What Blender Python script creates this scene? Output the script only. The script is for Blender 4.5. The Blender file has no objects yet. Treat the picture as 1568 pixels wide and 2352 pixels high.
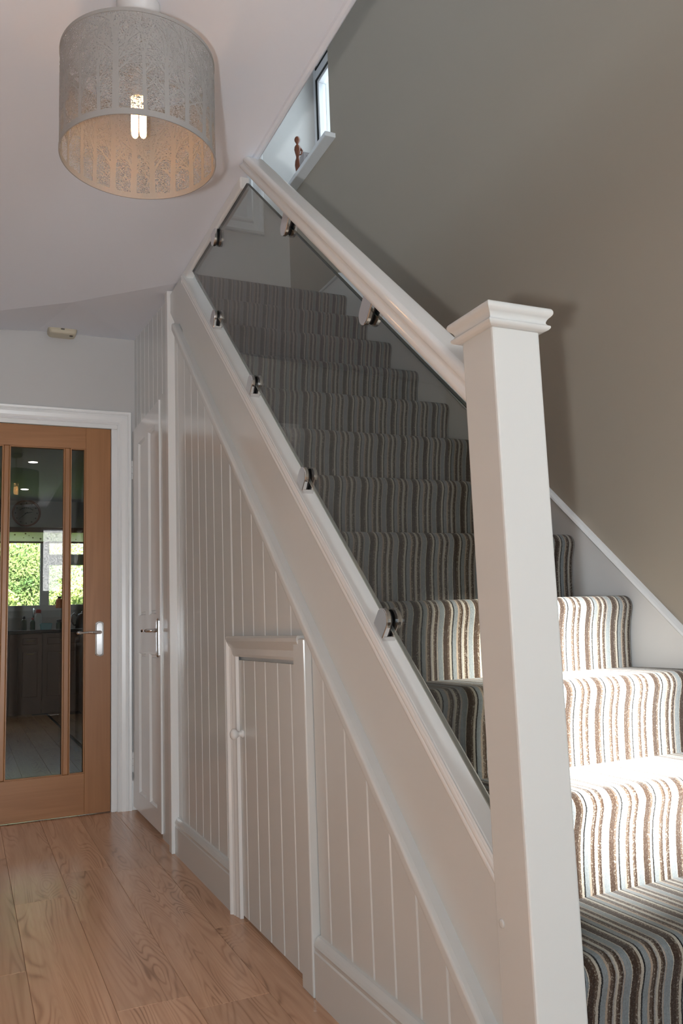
import bpy, bmesh, math, random
from math import sin, cos, pi, radians, sqrt
from mathutils import Vector, Matrix
random.seed(7)
C = bpy.context.scene.collection
sc = bpy.context.scene
PI = pi

# ------------------------------------------------------------------ camera
FPX = 1891.4                                   # focal length in pixels of the 1568 x 2352 frame
YAW, PITCH, ROLL = radians(24.545), radians(7.768), radians(-2.135)
H = 0.905
_f = Vector((sin(YAW), cos(YAW), 0)); _r = Vector((cos(YAW), -sin(YAW), 0)); _u = Vector((0, 0, 1))
f2 = _f * cos(PITCH) + _u * sin(PITCH); u2 = _u * cos(PITCH) - _f * sin(PITCH)
r3 = _r * cos(ROLL) + u2 * sin(ROLL); u3 = u2 * cos(ROLL) - _r * sin(ROLL)
cd = bpy.data.cameras.new('camera'); cam = bpy.data.objects.new('camera', cd); C.objects.link(cam)
cd.sensor_fit = 'VERTICAL'; cd.sensor_height = 36.0; cd.sensor_width = 24.0
cd.lens = FPX / 2352 * 36.0; cd.clip_start = 0.02; cd.clip_end = 200
cam.matrix_world = Matrix(((r3.x, u3.x, -f2.x, 0), (r3.y, u3.y, -f2.y, 0), (r3.z, u3.z, -f2.z, H), (0, 0, 0, 1)))
sc.camera = cam

# ------------------------------------------------------------------ light
sc.view_settings.view_transform = 'Standard'; sc.view_settings.look = 'None'
sc.view_settings.gamma = 1.0; sc.view_settings.use_curve_mapping = False
sc.view_settings.exposure = 0.14
w = bpy.data.worlds.new('sky'); sc.world = w; w.use_nodes = True
wb = w.node_tree.nodes['Background']; wb.inputs[0].default_value = (0.76, 0.89, 1.0, 1); wb.inputs[1].default_value = 3.0

def lamp(name, kind, loc, energy, color=(1, 1, 1), direction=None, **kw):
    d = bpy.data.lights.new(name, kind); d.energy = energy; d.color = color
    o = bpy.data.objects.new(name, d); C.objects.link(o); o.location = loc
    if direction is not None:
        o.rotation_euler = Vector(direction).to_track_quat('-Z', 'Y').to_euler()
    for k, v in kw.items(): setattr(d, k, v)
    return o

def portal(name, loc, direction, sx, sy):
    o = lamp(name, 'AREA', loc, 1.0, direction=direction, shape='RECTANGLE', size=sx, size_y=sy)
    o.data.cycles.is_portal = True
    return o

lamp('sun', 'SUN', (1, -6, 4), 82.0, (1.0, 0.97, 0.93), (0.26, 2.7, -1.08), angle=radians(4.0))
fl_ = lamp('camera_flash', 'POINT', (-0.12, 0.0, 0.87), 8.5, (0.88, 0.95, 1.0), shadow_soft_size=0.02)
fl_.data.use_nodes = True; _t = fl_.data.node_tree      # even flash exposure near and far, as in the blended photograph
_n = _t.nodes.new('ShaderNodeLightFalloff'); _n.inputs[0].default_value = 1.0
_t.links.new(_n.outputs['Constant'], _t.nodes['Emission'].inputs['Strength'])
portal('portal_front_door', (1.02, -1.22, 1.78), (0, 1, 0), 0.50, 0.76)
portal('portal_added_window', (-0.765, -1.22, 0.70), (0, 1, 0), 0.37, 1.30)
portal('portal_kitchen', (0.46, 11.22, 1.74), (0, -1, 0), 2.1, 1.0)
portal('portal_upstairs', (-1.42, 1.4, 3.9), (1, 0, 0), 1.2, 1.8)
portal('portal_landing', (1.96, 3.885, 3.87), (-1, 0, 0), 0.64, 1.0)

# ------------------------------------------------------------------ material helpers
def new_mat(name):
    m = bpy.data.materials.new(name); m.use_nodes = True
    nt = m.node_tree; return m, nt, nt.nodes['Principled BSDF']

def N(nt, t, **kw):
    n = nt.nodes.new(t)
    for k, v in kw.items():
        if k in ('operation', 'data_type', 'blend_type', 'noise_dimensions', 'feature', 'wave_type', 'bands_direction', 'distance', 'interpolation_type', 'clamp_type', 'use_clamp'):
            setattr(n, k, v)
        elif isinstance(k, str) and k.startswith('i'):
            n.inputs[int(k[1:])].default_value = v
    return n

def L(nt, a, b): nt.links.new(a, b)

def ramp(nt, stops, mode='LINEAR'):
    n = nt.nodes.new('ShaderNodeValToRGB'); cr = n.color_ramp; cr.interpolation = mode
    while len(cr.elements) > 1: cr.elements.remove(cr.elements[-1])
    cr.elements[0].position = stops[0][0]; cr.elements[0].color = (*stops[0][1], 1)
    for p, c in stops[1:]:
        e = cr.elements.new(p); e.color = (*c, 1)
    return n

def paint(name, col, rough=0.5, bump=0.0, bscale=60.0, stretch=(1, 1, 1), coat=0.0, spec=0.5, metal=0.0, dist=0.001):
    m, nt, b = new_mat(name)
    b.inputs['Base Color'].default_value = (*col, 1); b.inputs['Roughness'].default_value = rough
    b.inputs['Metallic'].default_value = metal; b.inputs['Specular IOR Level'].default_value = spec
    if coat: b.inputs['Coat Weight'].default_value = coat; b.inputs['Coat Roughness'].default_value = 0.08
    if bump:
        tc = N(nt, 'ShaderNodeTexCoord'); mp = N(nt, 'ShaderNodeMapping'); mp.inputs['Scale'].default_value = stretch
        no = N(nt, 'ShaderNodeTexNoise'); no.inputs['Scale'].default_value = bscale; no.inputs['Detail'].default_value = 4
        bp = N(nt, 'ShaderNodeBump'); bp.inputs['Strength'].default_value = bump; bp.inputs['Distance'].default_value = dist
        L(nt, tc.outputs['Object'], mp.inputs[0]); L(nt, mp.outputs[0], no.inputs['Vector'])
        L(nt, no.outputs['Fac'], bp.inputs['Height']); L(nt, bp.outputs[0], b.inputs['Normal'])
    return m

def emis(name, col, s):
    m, nt, b = new_mat(name)
    b.inputs['Base Color'].default_value = (*col, 1); b.inputs['Emission Color'].default_value = (*col, 1); b.inputs['Emission Strength'].default_value = s
    return m

def glass(name, tint, gloss=1.0, rough=0.0, bump=0.0, bscale=80):
    m = bpy.data.materials.new(name); m.use_nodes = True; nt = m.node_tree; nt.nodes.clear()
    out = N(nt, 'ShaderNodeOutputMaterial'); mix = N(nt, 'ShaderNodeMixShader')
    tr = N(nt, 'ShaderNodeBsdfTransparent'); tr.inputs[0].default_value = (*tint, 1)
    gl = N(nt, 'ShaderNodeBsdfGlossy'); gl.inputs['Roughness'].default_value = rough
    # Schlick reflectance, the same from both sides of the sheet
    ge = N(nt, 'ShaderNodeNewGeometry'); dt_ = N(nt, 'ShaderNodeVectorMath', operation='DOT_PRODUCT'); L(nt, ge.outputs['Normal'], dt_.inputs[0]); L(nt, ge.outputs['Incoming'], dt_.inputs[1])
    ab = N(nt, 'ShaderNodeMath', operation='ABSOLUTE'); L(nt, dt_.outputs['Value'], ab.inputs[0])
    om = N(nt, 'ShaderNodeMath', operation='SUBTRACT'); om.inputs[0].default_value = 1.0; L(nt, ab.outputs[0], om.inputs[1])
    pw = N(nt, 'ShaderNodeMath', operation='POWER'); pw.inputs[1].default_value = 5.0; L(nt, om.outputs[0], pw.inputs[0])
    fr = N(nt, 'ShaderNodeMath', operation='MULTIPLY_ADD'); fr.inputs[1].default_value = 0.96; fr.inputs[2].default_value = 0.04; L(nt, pw.outputs[0], fr.inputs[0])
    mu = N(nt, 'ShaderNodeMath', operation='MULTIPLY'); mu.inputs[1].default_value = gloss
    L(nt, fr.outputs[0], mu.inputs[0]); L(nt, mu.outputs[0], mix.inputs[0]); L(nt, tr.outputs[0], mix.inputs[1]); L(nt, gl.outputs[0], mix.inputs[2])
    if bump:
        no = N(nt, 'ShaderNodeTexVoronoi'); no.inputs['Scale'].default_value = bscale
        tc = N(nt, 'ShaderNodeTexCoord'); bp = N(nt, 'ShaderNodeBump'); bp.inputs['Strength'].default_value = bump; bp.inputs['Distance'].default_value = 0.003
        L(nt, tc.outputs['Object'], no.inputs['Vector']); L(nt, no.outputs[0], bp.inputs['Height']); L(nt, bp.outputs[0], gl.inputs['Normal'])
    L(nt, mix.outputs[0], out.inputs[0])
    return m

def wood(name, base, dark, rough=0.4, scale=1.0, along='Y', contrast=1.0, rings=7.0, coat=0.0, vary=0.0):
    """Grain: contour lines of a stretched smooth noise give cathedrals and knots; fine streaks along the board."""
    m, nt, b = new_mat(name)
    tc = N(nt, 'ShaderNodeTexCoord'); oi = N(nt, 'ShaderNodeObjectInfo')
    sv = {'Y': (5.5, 0.9, 5.5), 'Z': (9.0, 9.0, 1.0), 'X': (1.0, 9.0, 9.0)}[along]
    sf = {'Y': (90, 2.5, 90), 'Z': (110, 110, 3), 'X': (3, 110, 110)}[along]
    off = N(nt, 'ShaderNodeVectorMath', operation='SCALE'); off.inputs[3].default_value = 37.0
    cmb = N(nt, 'ShaderNodeCombineXYZ')
    for i in range(3): L(nt, oi.outputs['Random'], cmb.inputs[i])
    L(nt, cmb.outputs[0], off.inputs[0])
    def mapped(s):
        mp = N(nt, 'ShaderNodeMapping'); mp.inputs['Scale'].default_value = tuple(x * scale for x in s)
        L(nt, tc.outputs['Object'], mp.inputs[0])
        ad = N(nt, 'ShaderNodeVectorMath', operation='ADD'); L(nt, mp.outputs[0], ad.inputs[0]); L(nt, off.outputs[0], ad.inputs[1])
        return ad
    a1 = mapped(sv)
    n1 = N(nt, 'ShaderNodeTexNoise'); n1.inputs['Scale'].default_value = 1.0; n1.inputs['Detail'].default_value = 1.2; n1.inputs['Distortion'].default_value = 0.7
    L(nt, a1.outputs[0], n1.inputs['Vector'])
    mu = N(nt, 'ShaderNodeMath', operation='MULTIPLY'); mu.inputs[1].default_value = rings * 6.283
    sn = N(nt, 'ShaderNodeMath', operation='SINE'); L(nt, n1.outputs['Fac'], mu.inputs[0]); L(nt, mu.outputs[0], sn.inputs[0])
    a2 = mapped(sf)
    n2 = N(nt, 'ShaderNodeTexNoise'); n2.inputs['Scale'].default_value = 1.0; n2.inputs['Detail'].default_value = 3.0
    L(nt, a2.outputs[0], n2.inputs['Vector'])
    m1 = N(nt, 'ShaderNodeMath', operation='MULTIPLY_ADD'); m1.inputs[1].default_value = 0.16 * contrast; m1.inputs[2].default_value = 0.12
    L(nt, sn.outputs[0], m1.inputs[0])
    m2 = N(nt, 'ShaderNodeMath', operation='MULTIPLY_ADD'); m2.inputs[1].default_value = 0.7 * contrast; L(nt, n2.outputs['Fac'], m2.inputs[0]); L(nt, m1.outputs[0], m2.inputs[2])
    n3 = N(nt, 'ShaderNodeTexNoise'); n3.inputs['Scale'].default_value = 0.55; n3.inputs['Detail'].default_value = 2.0; L(nt, a1.outputs[0], n3.inputs['Vector'])
    m3 = N(nt, 'ShaderNodeMath', operation='MULTIPLY_ADD'); m3.inputs[1].default_value = 0.7; L(nt, n3.outputs['Fac'], m3.inputs[0]); L(nt, m2.outputs[0], m3.inputs[2])
    m4 = N(nt, 'ShaderNodeMath', operation='SUBTRACT'); m4.inputs[1].default_value = 0.42; L(nt, m3.outputs[0], m4.inputs[0])
    cr = ramp(nt, [(0.05, base), (0.5, tuple((x + y) / 2 for x, y in zip(base, dark))), (0.95, dark)])
    L(nt, m4.outputs[0], cr.inputs[0])
    col = cr.outputs[0]
    if vary:
        hs = N(nt, 'ShaderNodeHueSaturation'); mr = N(nt, 'ShaderNodeMapRange'); mr.inputs[3].default_value = 1 - vary; mr.inputs[4].default_value = 1 + vary
        L(nt, oi.outputs['Random'], mr.inputs[0]); L(nt, mr.outputs[0], hs.inputs['Value']); L(nt, col, hs.inputs['Color']); col = hs.outputs[0]
    L(nt, col, b.inputs['Base Color'])
    b.inputs['Roughness'].default_value = rough
    if coat: b.inputs['Coat Weight'].default_value = coat; b.inputs['Coat Roughness'].default_value = 0.15
    bp = N(nt, 'ShaderNodeBump'); bp.inputs['Strength'].default_value = 0.12; bp.inputs['Distance'].default_value = 0.0006
    L(nt, n2.outputs['Fac'], bp.inputs['Height']); L(nt, bp.outputs[0], b.inputs['Normal'])
    return m

def floor_material():
    m, nt, b = new_mat('oak_laminate')
    tc = N(nt, 'ShaderNodeTexCoord'); oi = N(nt, 'ShaderNodeObjectInfo')
    off = N(nt, 'ShaderNodeVectorMath', operation='SCALE'); off.inputs[3].default_value = 41.0
    cmb = N(nt, 'ShaderNodeCombineXYZ')
    for i in range(3): L(nt, oi.outputs['Random'], cmb.inputs[i])
    L(nt, cmb.outputs[0], off.inputs[0])
    def mapped(s):
        mp = N(nt, 'ShaderNodeMapping'); mp.inputs['Scale'].default_value = s; L(nt, tc.outputs['Object'], mp.inputs[0])
        ad = N(nt, 'ShaderNodeVectorMath', operation='ADD'); L(nt, mp.outputs[0], ad.inputs[0]); L(nt, off.outputs[0], ad.inputs[1]); return ad
    def noise(v, sc, det, dis=0.0, rough=.5):
        n = N(nt, 'ShaderNodeTexNoise'); n.inputs['Scale'].default_value = sc; n.inputs['Detail'].default_value = det; n.inputs['Distortion'].default_value = dis; n.inputs['Roughness'].default_value = rough
        L(nt, v.outputs[0], n.inputs['Vector']); return n
    def math(op, a, bv, c=None):
        n = N(nt, 'ShaderNodeMath', operation=op); L(nt, a, n.inputs[0])
        if hasattr(bv, 'default_value') or hasattr(bv, 'links'): L(nt, bv, n.inputs[1])
        else: n.inputs[1].default_value = bv
        if c is not None:
            if hasattr(c, 'links'): L(nt, c, n.inputs[2])
            else: n.inputs[2].default_value = c
        return n.outputs[0]
    va = mapped((9.0, 0.72, 9.0)); vf = mapped((150.0, 5.0, 150.0)); vk = mapped((3.1, 1.25, 3.1)); vs = mapped((34.0, 1.6, 34.0))
    base = noise(va, 1.0, 2.0, 0.5, .42)
    # knots push the grain aside
    kn = N(nt, 'ShaderNodeTexVoronoi'); kn.inputs['Scale'].default_value = 1.0; kn.inputs['Randomness'].default_value = 1.0; L(nt, vk.outputs[0], kn.inputs['Vector'])
    kd = N(nt, 'ShaderNodeMapRange'); kd.inputs[1].default_value = 0.0; kd.inputs[2].default_value = 0.22; kd.inputs[3].default_value = 0.26; kd.inputs[4].default_value = 0.0; L(nt, kn.outputs['Distance'], kd.inputs[0])
    g = math('ADD', base.outputs['Fac'], kd.outputs[0])
    ph = math('MULTIPLY', g, 150.0)
    sn = math('SINE', ph, 0.0)
    pw = math('POWER', math('MULTIPLY_ADD', sn, 0.5, 0.5), 3.0)
    amp = noise(va, 1.7, 1.0); am = N(nt, 'ShaderNodeMapRange'); am.inputs[1].default_value = .38; am.inputs[2].default_value = .66; am.inputs[3].default_value = .05; am.inputs[4].default_value = .40; L(nt, amp.outputs['Fac'], am.inputs[0])
    rings = math('MULTIPLY', pw, am.outputs[0])
    fine = noise(vf, 1.0, 3.0); streak = noise(vs, 1.0, 2.0)
    t1 = math('MULTIPLY_ADD', fine.outputs['Fac'], 0.30, rings)
    t2 = math('MULTIPLY_ADD', streak.outputs['Fac'], 0.55, t1)
    kc = N(nt, 'ShaderNodeMapRange'); kc.inputs[1].default_value = 0.02; kc.inputs[2].default_value = 0.07; kc.inputs[3].default_value = 0.5; kc.inputs[4].default_value = 0.0; L(nt, kn.outputs['Distance'], kc.inputs[0])
    t3 = math('ADD', t2, kc.outputs[0])
    t4 = math('SUBTRACT', t3, 0.33)
    cr = ramp(nt, [(0.0, (0.70, 0.42, 0.265)), (0.32, (0.56, 0.315, 0.19)), (0.65, (0.32, 0.165, 0.095)), (1.0, (0.12, 0.058, 0.034))]); L(nt, t4, cr.inputs[0])
    hs = N(nt, 'ShaderNodeHueSaturation'); mr = N(nt, 'ShaderNodeMapRange'); mr.inputs[3].default_value = .86; mr.inputs[4].default_value = 1.12
    L(nt, oi.outputs['Random'], mr.inputs[0]); L(nt, mr.outputs[0], hs.inputs['Value']); L(nt, cr.outputs[0], hs.inputs['Color'])
    L(nt, hs.outputs[0], b.inputs['Base Color']); b.inputs['Roughness'].default_value = 0.27; b.inputs['Specular IOR Level'].default_value = 0.42
    bp = N(nt, 'ShaderNodeBump'); bp.inputs['Strength'].default_value = 0.08; bp.inputs['Distance'].default_value = 0.0005
    L(nt, fine.outputs['Fac'], bp.inputs['Height']); L(nt, bp.outputs[0], b.inputs['Normal'])
    return m

def carpet_material():
    m, nt, b = new_mat('striped_loop_carpet')
    tc = N(nt, 'ShaderNodeTexCoord'); sp = N(nt, 'ShaderNodeSeparateXYZ'); L(nt, tc.outputs['Object'], sp.inputs[0])
    # gentle wander of the stripes
    nw = N(nt, 'ShaderNodeTexNoise'); nw.inputs['Scale'].default_value = 1.6; nw.inputs['Detail'].default_value = 1.0; L(nt, tc.outputs['Object'], nw.inputs['Vector'])
    nf = N(nt, 'ShaderNodeTexNoise'); nf.inputs['Scale'].default_value = 420.0; nf.inputs['Detail'].default_value = 1.0; L(nt, tc.outputs['Object'], nf.inputs['Vector'])
    a = N(nt, 'ShaderNodeMath', operation='MULTIPLY_ADD'); a.inputs[1].default_value = 0.004; L(nt, nw.outputs['Fac'], a.inputs[0]); L(nt, sp.outputs[0], a.inputs[2])
    a2 = N(nt, 'ShaderNodeMath', operation='MULTIPLY_ADD'); a2.inputs[1].default_value = 0.0026; L(nt, nf.outputs['Fac'], a2.inputs[0]); L(nt, a.outputs[0], a2.inputs[2])
    d = N(nt, 'ShaderNodeMath', operation='DIVIDE'); d.inputs[1].default_value = 0.086; L(nt, a2.outputs[0], d.inputs[0])
    fr = N(nt, 'ShaderNodeMath', operation='FRACT'); L(nt, d.outputs[0], fr.inputs[0])
    blue = (0.185, 0.206, 0.213); cream = (0.37, 0.335, 0.28); pink = (0.31, 0.245, 0.19); brown = (0.036, 0.020, 0.012); mid = (0.075, 0.050, 0.034); dark = (0.015, 0.014, 0.014); grey = (0.25, 0.24, 0.225)
    seq = [(0.0, blue), (0.155, cream), (0.175, brown), (0.31, mid), (0.375, cream), (0.44, dark), (0.48, blue), (0.60, pink), (0.655, mid), (0.715, brown), (0.765, grey), (0.80, cream), (0.855, mid), (0.90, brown), (0.955, grey), (0.98, pink)]
    cr = ramp(nt, seq, 'CONSTANT'); L(nt, fr.outputs[0], cr.inputs[0])
    # speckle mask: brown yarns are tweedy
    sm = ramp(nt, [(0.0, (0, 0, 0)), (0.175, (.15, .15, .15)), (0.31, (.75, .75, .75)), (0.375, (0.1, .1, .1)), (0.44, (0, 0, 0)), (0.60, (0.1, .1, .1)), (0.655, (.75, .75, .75)), (0.715, (.15, .15, .15)), (0.765, (0.1, .1, .1)), (0.855, (.8, .8, .8)), (0.90, (.4, .4, .4)), (0.955, (0, 0, 0))], 'CONSTANT')
    L(nt, fr.outputs[0], sm.inputs[0])
    nz = N(nt, 'ShaderNodeTexNoise'); nz.inputs['Scale'].default_value = 330.0; nz.inputs['Detail'].default_value = 2.0; L(nt, tc.outputs['Object'], nz.inputs['Vector'])
    st = ramp(nt, [(0.0, (0, 0, 0)), (0.56, (0, 0, 0)), (0.62, (1, 1, 1))]); L(nt, nz.outputs['Fac'], st.inputs[0])
    mm = N(nt, 'ShaderNodeMath', operation='MULTIPLY'); L(nt, st.outputs[0], mm.inputs[0]); L(nt, sm.outputs[0], mm.inputs[1])
    mx = N(nt, 'ShaderNodeMix', data_type='RGBA'); L(nt, mm.outputs[0], mx.inputs[0]); L(nt, cr.outputs[0], mx.inputs[6]); mx.inputs[7].default_value = (*[x * .85 for x in cream], 1)
    # yarn rows: little ribs along the stripe
    rb = N(nt, 'ShaderNodeMath', operation='MULTIPLY'); rb.inputs[1].default_value = 2 * PI / 0.0030; L(nt, sp.outputs[0], rb.inputs[0])
    rs = N(nt, 'ShaderNodeMath', operation='SINE'); L(nt, rb.outputs[0], rs.inputs[0])
    vo = N(nt, 'ShaderNodeTexVoronoi'); vo.inputs['Scale'].default_value = 300.0; L(nt, tc.outputs['Object'], vo.inputs['Vector'])
    h1 = N(nt, 'ShaderNodeMath', operation='MULTIPLY_ADD'); h1.inputs[1].default_value = -1.6; L(nt, vo.outputs['Distance'], h1.inputs[0]); L(nt, rs.outputs[0], h1.inputs[2])
    vv = N(nt, 'ShaderNodeMapRange'); vv.inputs[1].default_value = -2.2; vv.inputs[2].default_value = 0.8; vv.inputs[3].default_value = 0.72; vv.inputs[4].default_value = 1.18; L(nt, h1.outputs[0], vv.inputs[0])
    hs = N(nt, 'ShaderNodeHueSaturation'); L(nt, vv.outputs[0], hs.inputs['Value']); L(nt, mx.outputs[2], hs.inputs['Color'])
    L(nt, hs.outputs[0], b.inputs['Base Color'])
    b.inputs['Roughness'].default_value = 0.95; b.inputs['Specular IOR Level'].default_value = 0.15
    b.inputs['Sheen Weight'].default_value = 0.15
    bp = N(nt, 'ShaderNodeBump'); bp.inputs['Strength'].default_value = 0.5; bp.inputs['Distance'].default_value = 0.0015
    L(nt, h1.outputs[0], bp.inputs['Height']); L(nt, bp.outputs[0], b.inputs['Normal'])
    return m

def leaf_material(name, c1, c2):
    m, nt, b = new_mat(name)
    tc = N(nt, 'ShaderNodeTexCoord'); no = N(nt, 'ShaderNodeTexNoise'); no.inputs['Scale'].default_value = 3.0; no.inputs['Detail'].default_value = 4
    L(nt, tc.outputs['Object'], no.inputs['Vector']); cr = ramp(nt, [(0.3, c1), (0.7, c2)]); L(nt, no.outputs['Fac'], cr.inputs[0]); L(nt, cr.outputs[0], b.inputs['Base Color'])
    b.inputs['Roughness'].default_value = 0.6
    return m

def shade_material():
    """Laser-cut steel sheet: a net of fine twigs with small holes cut right through it."""
    m = bpy.data.materials.new('laser_cut_grey_steel'); m.use_nodes = True; nt = m.node_tree; b = nt.nodes['Principled BSDF']
    out = nt.nodes['Material Output']
    b.inputs['Base Color'].default_value = (0.33, 0.32, 0.31, 1); b.inputs['Roughness'].default_value = 0.55
    tc = N(nt, 'ShaderNodeTexCoord')
    uv = N(nt, 'ShaderNodeSeparateXYZ'); L(nt, tc.outputs['UV'], uv.inputs[0])
    def layer(sx, sy, skew, thr, amt):
        mp = N(nt, 'ShaderNodeMapping'); mp.inputs['Scale'].default_value = (sx, sy, 1); mp.inputs['Rotation'].default_value = (0, 0, skew)
        L(nt, tc.outputs['UV'], mp.inputs[0])
        vo = N(nt, 'ShaderNodeTexVoronoi', feature='DISTANCE_TO_EDGE'); vo.inputs['Scale'].default_value = 1.0
        L(nt, mp.outputs[0], vo.inputs['Vector'])
        gt = N(nt, 'ShaderNodeMath', operation='GREATER_THAN'); gt.inputs[1].default_value = thr
        L(nt, vo.outputs['Distance'], gt.inputs[0])
        return gt
    # upper part: dense slivers; lower part: open twigs between the trunks
    a = layer(330, 80, 0.08, 0.245, 1); c = layer(215, 78, -0.2, 0.115, 1)
    hm = N(nt, 'ShaderNodeMapRange'); hm.inputs[1].default_value = 0.62; hm.inputs[2].default_value = 0.40; hm.inputs[3].default_value = 0.0; hm.inputs[4].default_value = 1.0
    wv = N(nt, 'ShaderNodeTexNoise'); wv.inputs['Scale'].default_value = 9.0; L(nt, tc.outputs['UV'], wv.inputs['Vector'])
    ad = N(nt, 'ShaderNodeMath', operation='MULTIPLY_ADD'); ad.inputs[1].default_value = 0.5; L(nt, wv.outputs['Fac'], ad.inputs[0]); 
    sb = N(nt, 'ShaderNodeMath', operation='SUBTRACT'); sb.inputs[1].default_value = 0.25; L(nt, uv.outputs[1], sb.inputs[0]); L(nt, sb.outputs[0], ad.inputs[2]); L(nt, ad.outputs[0], hm.inputs[0])
    rd = N(nt, 'ShaderNodeMath', operation='GREATER_THAN'); rd.inputs[1].default_value = 0.5; L(nt, hm.outputs[0], rd.inputs[0])
    mx = N(nt, 'ShaderNodeMix', data_type='FLOAT'); L(nt, rd.outputs[0], mx.inputs[0]); L(nt, a.outputs[0], mx.inputs[2]); L(nt, c.outputs[0], mx.inputs[3])
    tr = N(nt, 'ShaderNodeBsdfTransparent'); ms = N(nt, 'ShaderNodeMixShader')
    L(nt, mx.outputs[0], ms.inputs[0]); L(nt, b.outputs[0], ms.inputs[1]); L(nt, tr.outputs[0], ms.inputs[2]); L(nt, ms.outputs[0], out.inputs[0])
    return m

M = {}
M['white'] = paint('white_eggshell_paint', (0.665, 0.675, 0.66), 0.19, 0.25, 30, (1, 1, .12), spec=0.5, dist=0.0004)
M['gloss'] = paint('white_gloss_paint', (0.79, 0.785, 0.77), 0.16, 0.25, 40, (1, 1, .1), spec=0.5, dist=0.0004)
M['trim'] = paint('white_satin_trim', (0.81, 0.81, 0.805), 0.3)
M['ceil'] = paint('white_ceiling_emulsion', (0.77, 0.80, 0.87), 0.9, 0.15, 25, dist=0.001)
M['cream'] = paint('pale_wall_emulsion', (0.53, 0.52, 0.51), 0.85, 0.1, 40)
M['farwhite'] = paint('off_white_landing_emulsion', (0.62, 0.60, 0.575), 0.85, 0.1, 40)
M['taupe'] = paint('taupe_wall_emulsion', (0.40, 0.350, 0.285), 0.85, 0.15, 30)
M['upvc'] = paint('white_plastic_frame', (0.75, 0.76, 0.78), 0.3)
M['gasket'] = paint('black_rubber', (0.012, 0.012, 0.013), 0.5)
M['chrome'] = paint('polished_chrome', (0.74, 0.73, 0.73), 0.11, metal=1.0)
M['darkchrome'] = paint('smoked_chrome', (0.45, 0.42, 0.42), 0.10, metal=1.0)
M['oak'] = wood('oak_veneer', (0.38, 0.178, 0.072), (0.25, 0.106, 0.040), 0.38, 1.0, 'Z', 0.8, 3.0)
M['oakx'] = wood('oak_veneer_rail', (0.38, 0.178, 0.072), (0.25, 0.106, 0.040), 0.38, 1.0, 'X', 0.8, 3.0)
M['floor'] = floor_material()
M['subfloor'] = paint('dark_screed', (0.03, 0.022, 0.016), 0.8)
M['carpet'] = carpet_material()
M['glass'] = glass('balustrade_glass', (0.74, 0.735, 0.71), 1.0)
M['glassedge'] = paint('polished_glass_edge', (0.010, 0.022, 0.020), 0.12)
M['glintedge'] = paint('painted_glint_glass_edge', (0.62, 0.66, 0.64), 0.15, metal=0.6)  # pale metallic colour stands in for light caught by the bottom glass edge
M['pane'] = glass('door_pane_glass', (0.66, 0.66, 0.65), 1.0)
M['winpane'] = glass('window_pane_glass', (0.97, 0.98, 0.98), 0.8)
M['panelglow'] = emis('added_panel_glow', (0.86, 0.94, 1.0), 10.0)  # emission of the added panel that lights newel front and stair wall
M['obscure'] = glass('obscure_patterned_glass', (0.93, 0.94, 0.94), 0.6)
_nt = M['obscure'].node_tree; _out = [n for n in _nt.nodes if n.type == 'OUTPUT_MATERIAL'][0]; _src = _out.inputs[0].links[0].from_socket
_tl = N(_nt, 'ShaderNodeBsdfTranslucent'); _tl.inputs[0].default_value = (.9, .9, .9, 1); _mx = N(_nt, 'ShaderNodeMixShader')
_tc = N(_nt, 'ShaderNodeTexCoord'); _no = N(_nt, 'ShaderNodeTexVoronoi'); _no.inputs['Scale'].default_value = 55.0; _mr = N(_nt, 'ShaderNodeMapRange'); _mr.inputs[1].default_value = .1; _mr.inputs[2].default_value = .6; _mr.inputs[3].default_value = .03; _mr.inputs[4].default_value = .32
L(_nt, _tc.outputs['Object'], _no.inputs['Vector']); L(_nt, _no.outputs['Distance'], _mr.inputs[0]); L(_nt, _mr.outputs[0], _mx.inputs[0]); L(_nt, _src, _mx.inputs[1]); L(_nt, _tl.outputs[0], _mx.inputs[2]); L(_nt, _mx.outputs[0], _out.inputs[0])
M['shade'] = shade_material()
M['steel'] = paint('grey_lacquered_steel', (0.33, 0.32, 0.31), 0.55)
M['bulb'] = emis('glowing_tube', (1.0, 0.56, 0.21), 12.0)
M['plasticw'] = paint('white_plastic', (0.66, 0.66, 0.67), 0.35)
M['beige'] = paint('aged_beige_plastic', (0.52, 0.47, 0.36), 0.4)
M['beiged'] = paint('dark_grille', (0.12, 0.10, 0.08), 0.6)
M['downlight'] = emis('downlight_lens', (1.0, 0.95, 0.86), 14.0)
M['walnut'] = wood('brown_cabinet_wood', (0.16, 0.070, 0.034), (0.095, 0.040, 0.019), 0.5, 1.0, 'Z', 0.6, 2.0)
M['worktop'] = paint('black_granite', (0.02, 0.02, 0.022), 0.08)
M['brass'] = paint('aged_brass', (0.55, 0.38, 0.16), 0.3, metal=1.0)
M['cyan'] = paint('pale_turquoise_plastic', (0.22, 0.52, 0.60), 0.4)
M['orange'] = paint('orange_plastic', (0.75, 0.20, 0.05), 0.35)
M['red'] = paint('red_plastic', (0.55, 0.04, 0.03), 0.4)
M['black'] = paint('black_plastic', (0.015, 0.015, 0.016), 0.3)
M['green'] = paint('green_glass', (0.02, 0.06, 0.03), 0.1)
M['tile'] = paint('white_tile', (0.62, 0.63, 0.64), 0.15)
M['clockrim'] = paint('terracotta_rim', (0.26, 0.12, 0.075), 0.5)
M['clockface'] = paint('cream_dial', (0.33, 0.31, 0.27), 0.6)
M['ink'] = paint('black_ink', (0.015, 0.013, 0.012), 0.6)
M['blind'] = paint('cream_fabric', (0.60, 0.57, 0.50), 0.9, 0.3, 200)
_nt = M['blind'].node_tree; _tl = N(_nt, 'ShaderNodeBsdfTranslucent'); _tl.inputs[0].default_value = (.85, .83, .76, 1); _mx = N(_nt, 'ShaderNodeMixShader'); _mx.inputs[0].default_value = .85
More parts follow.
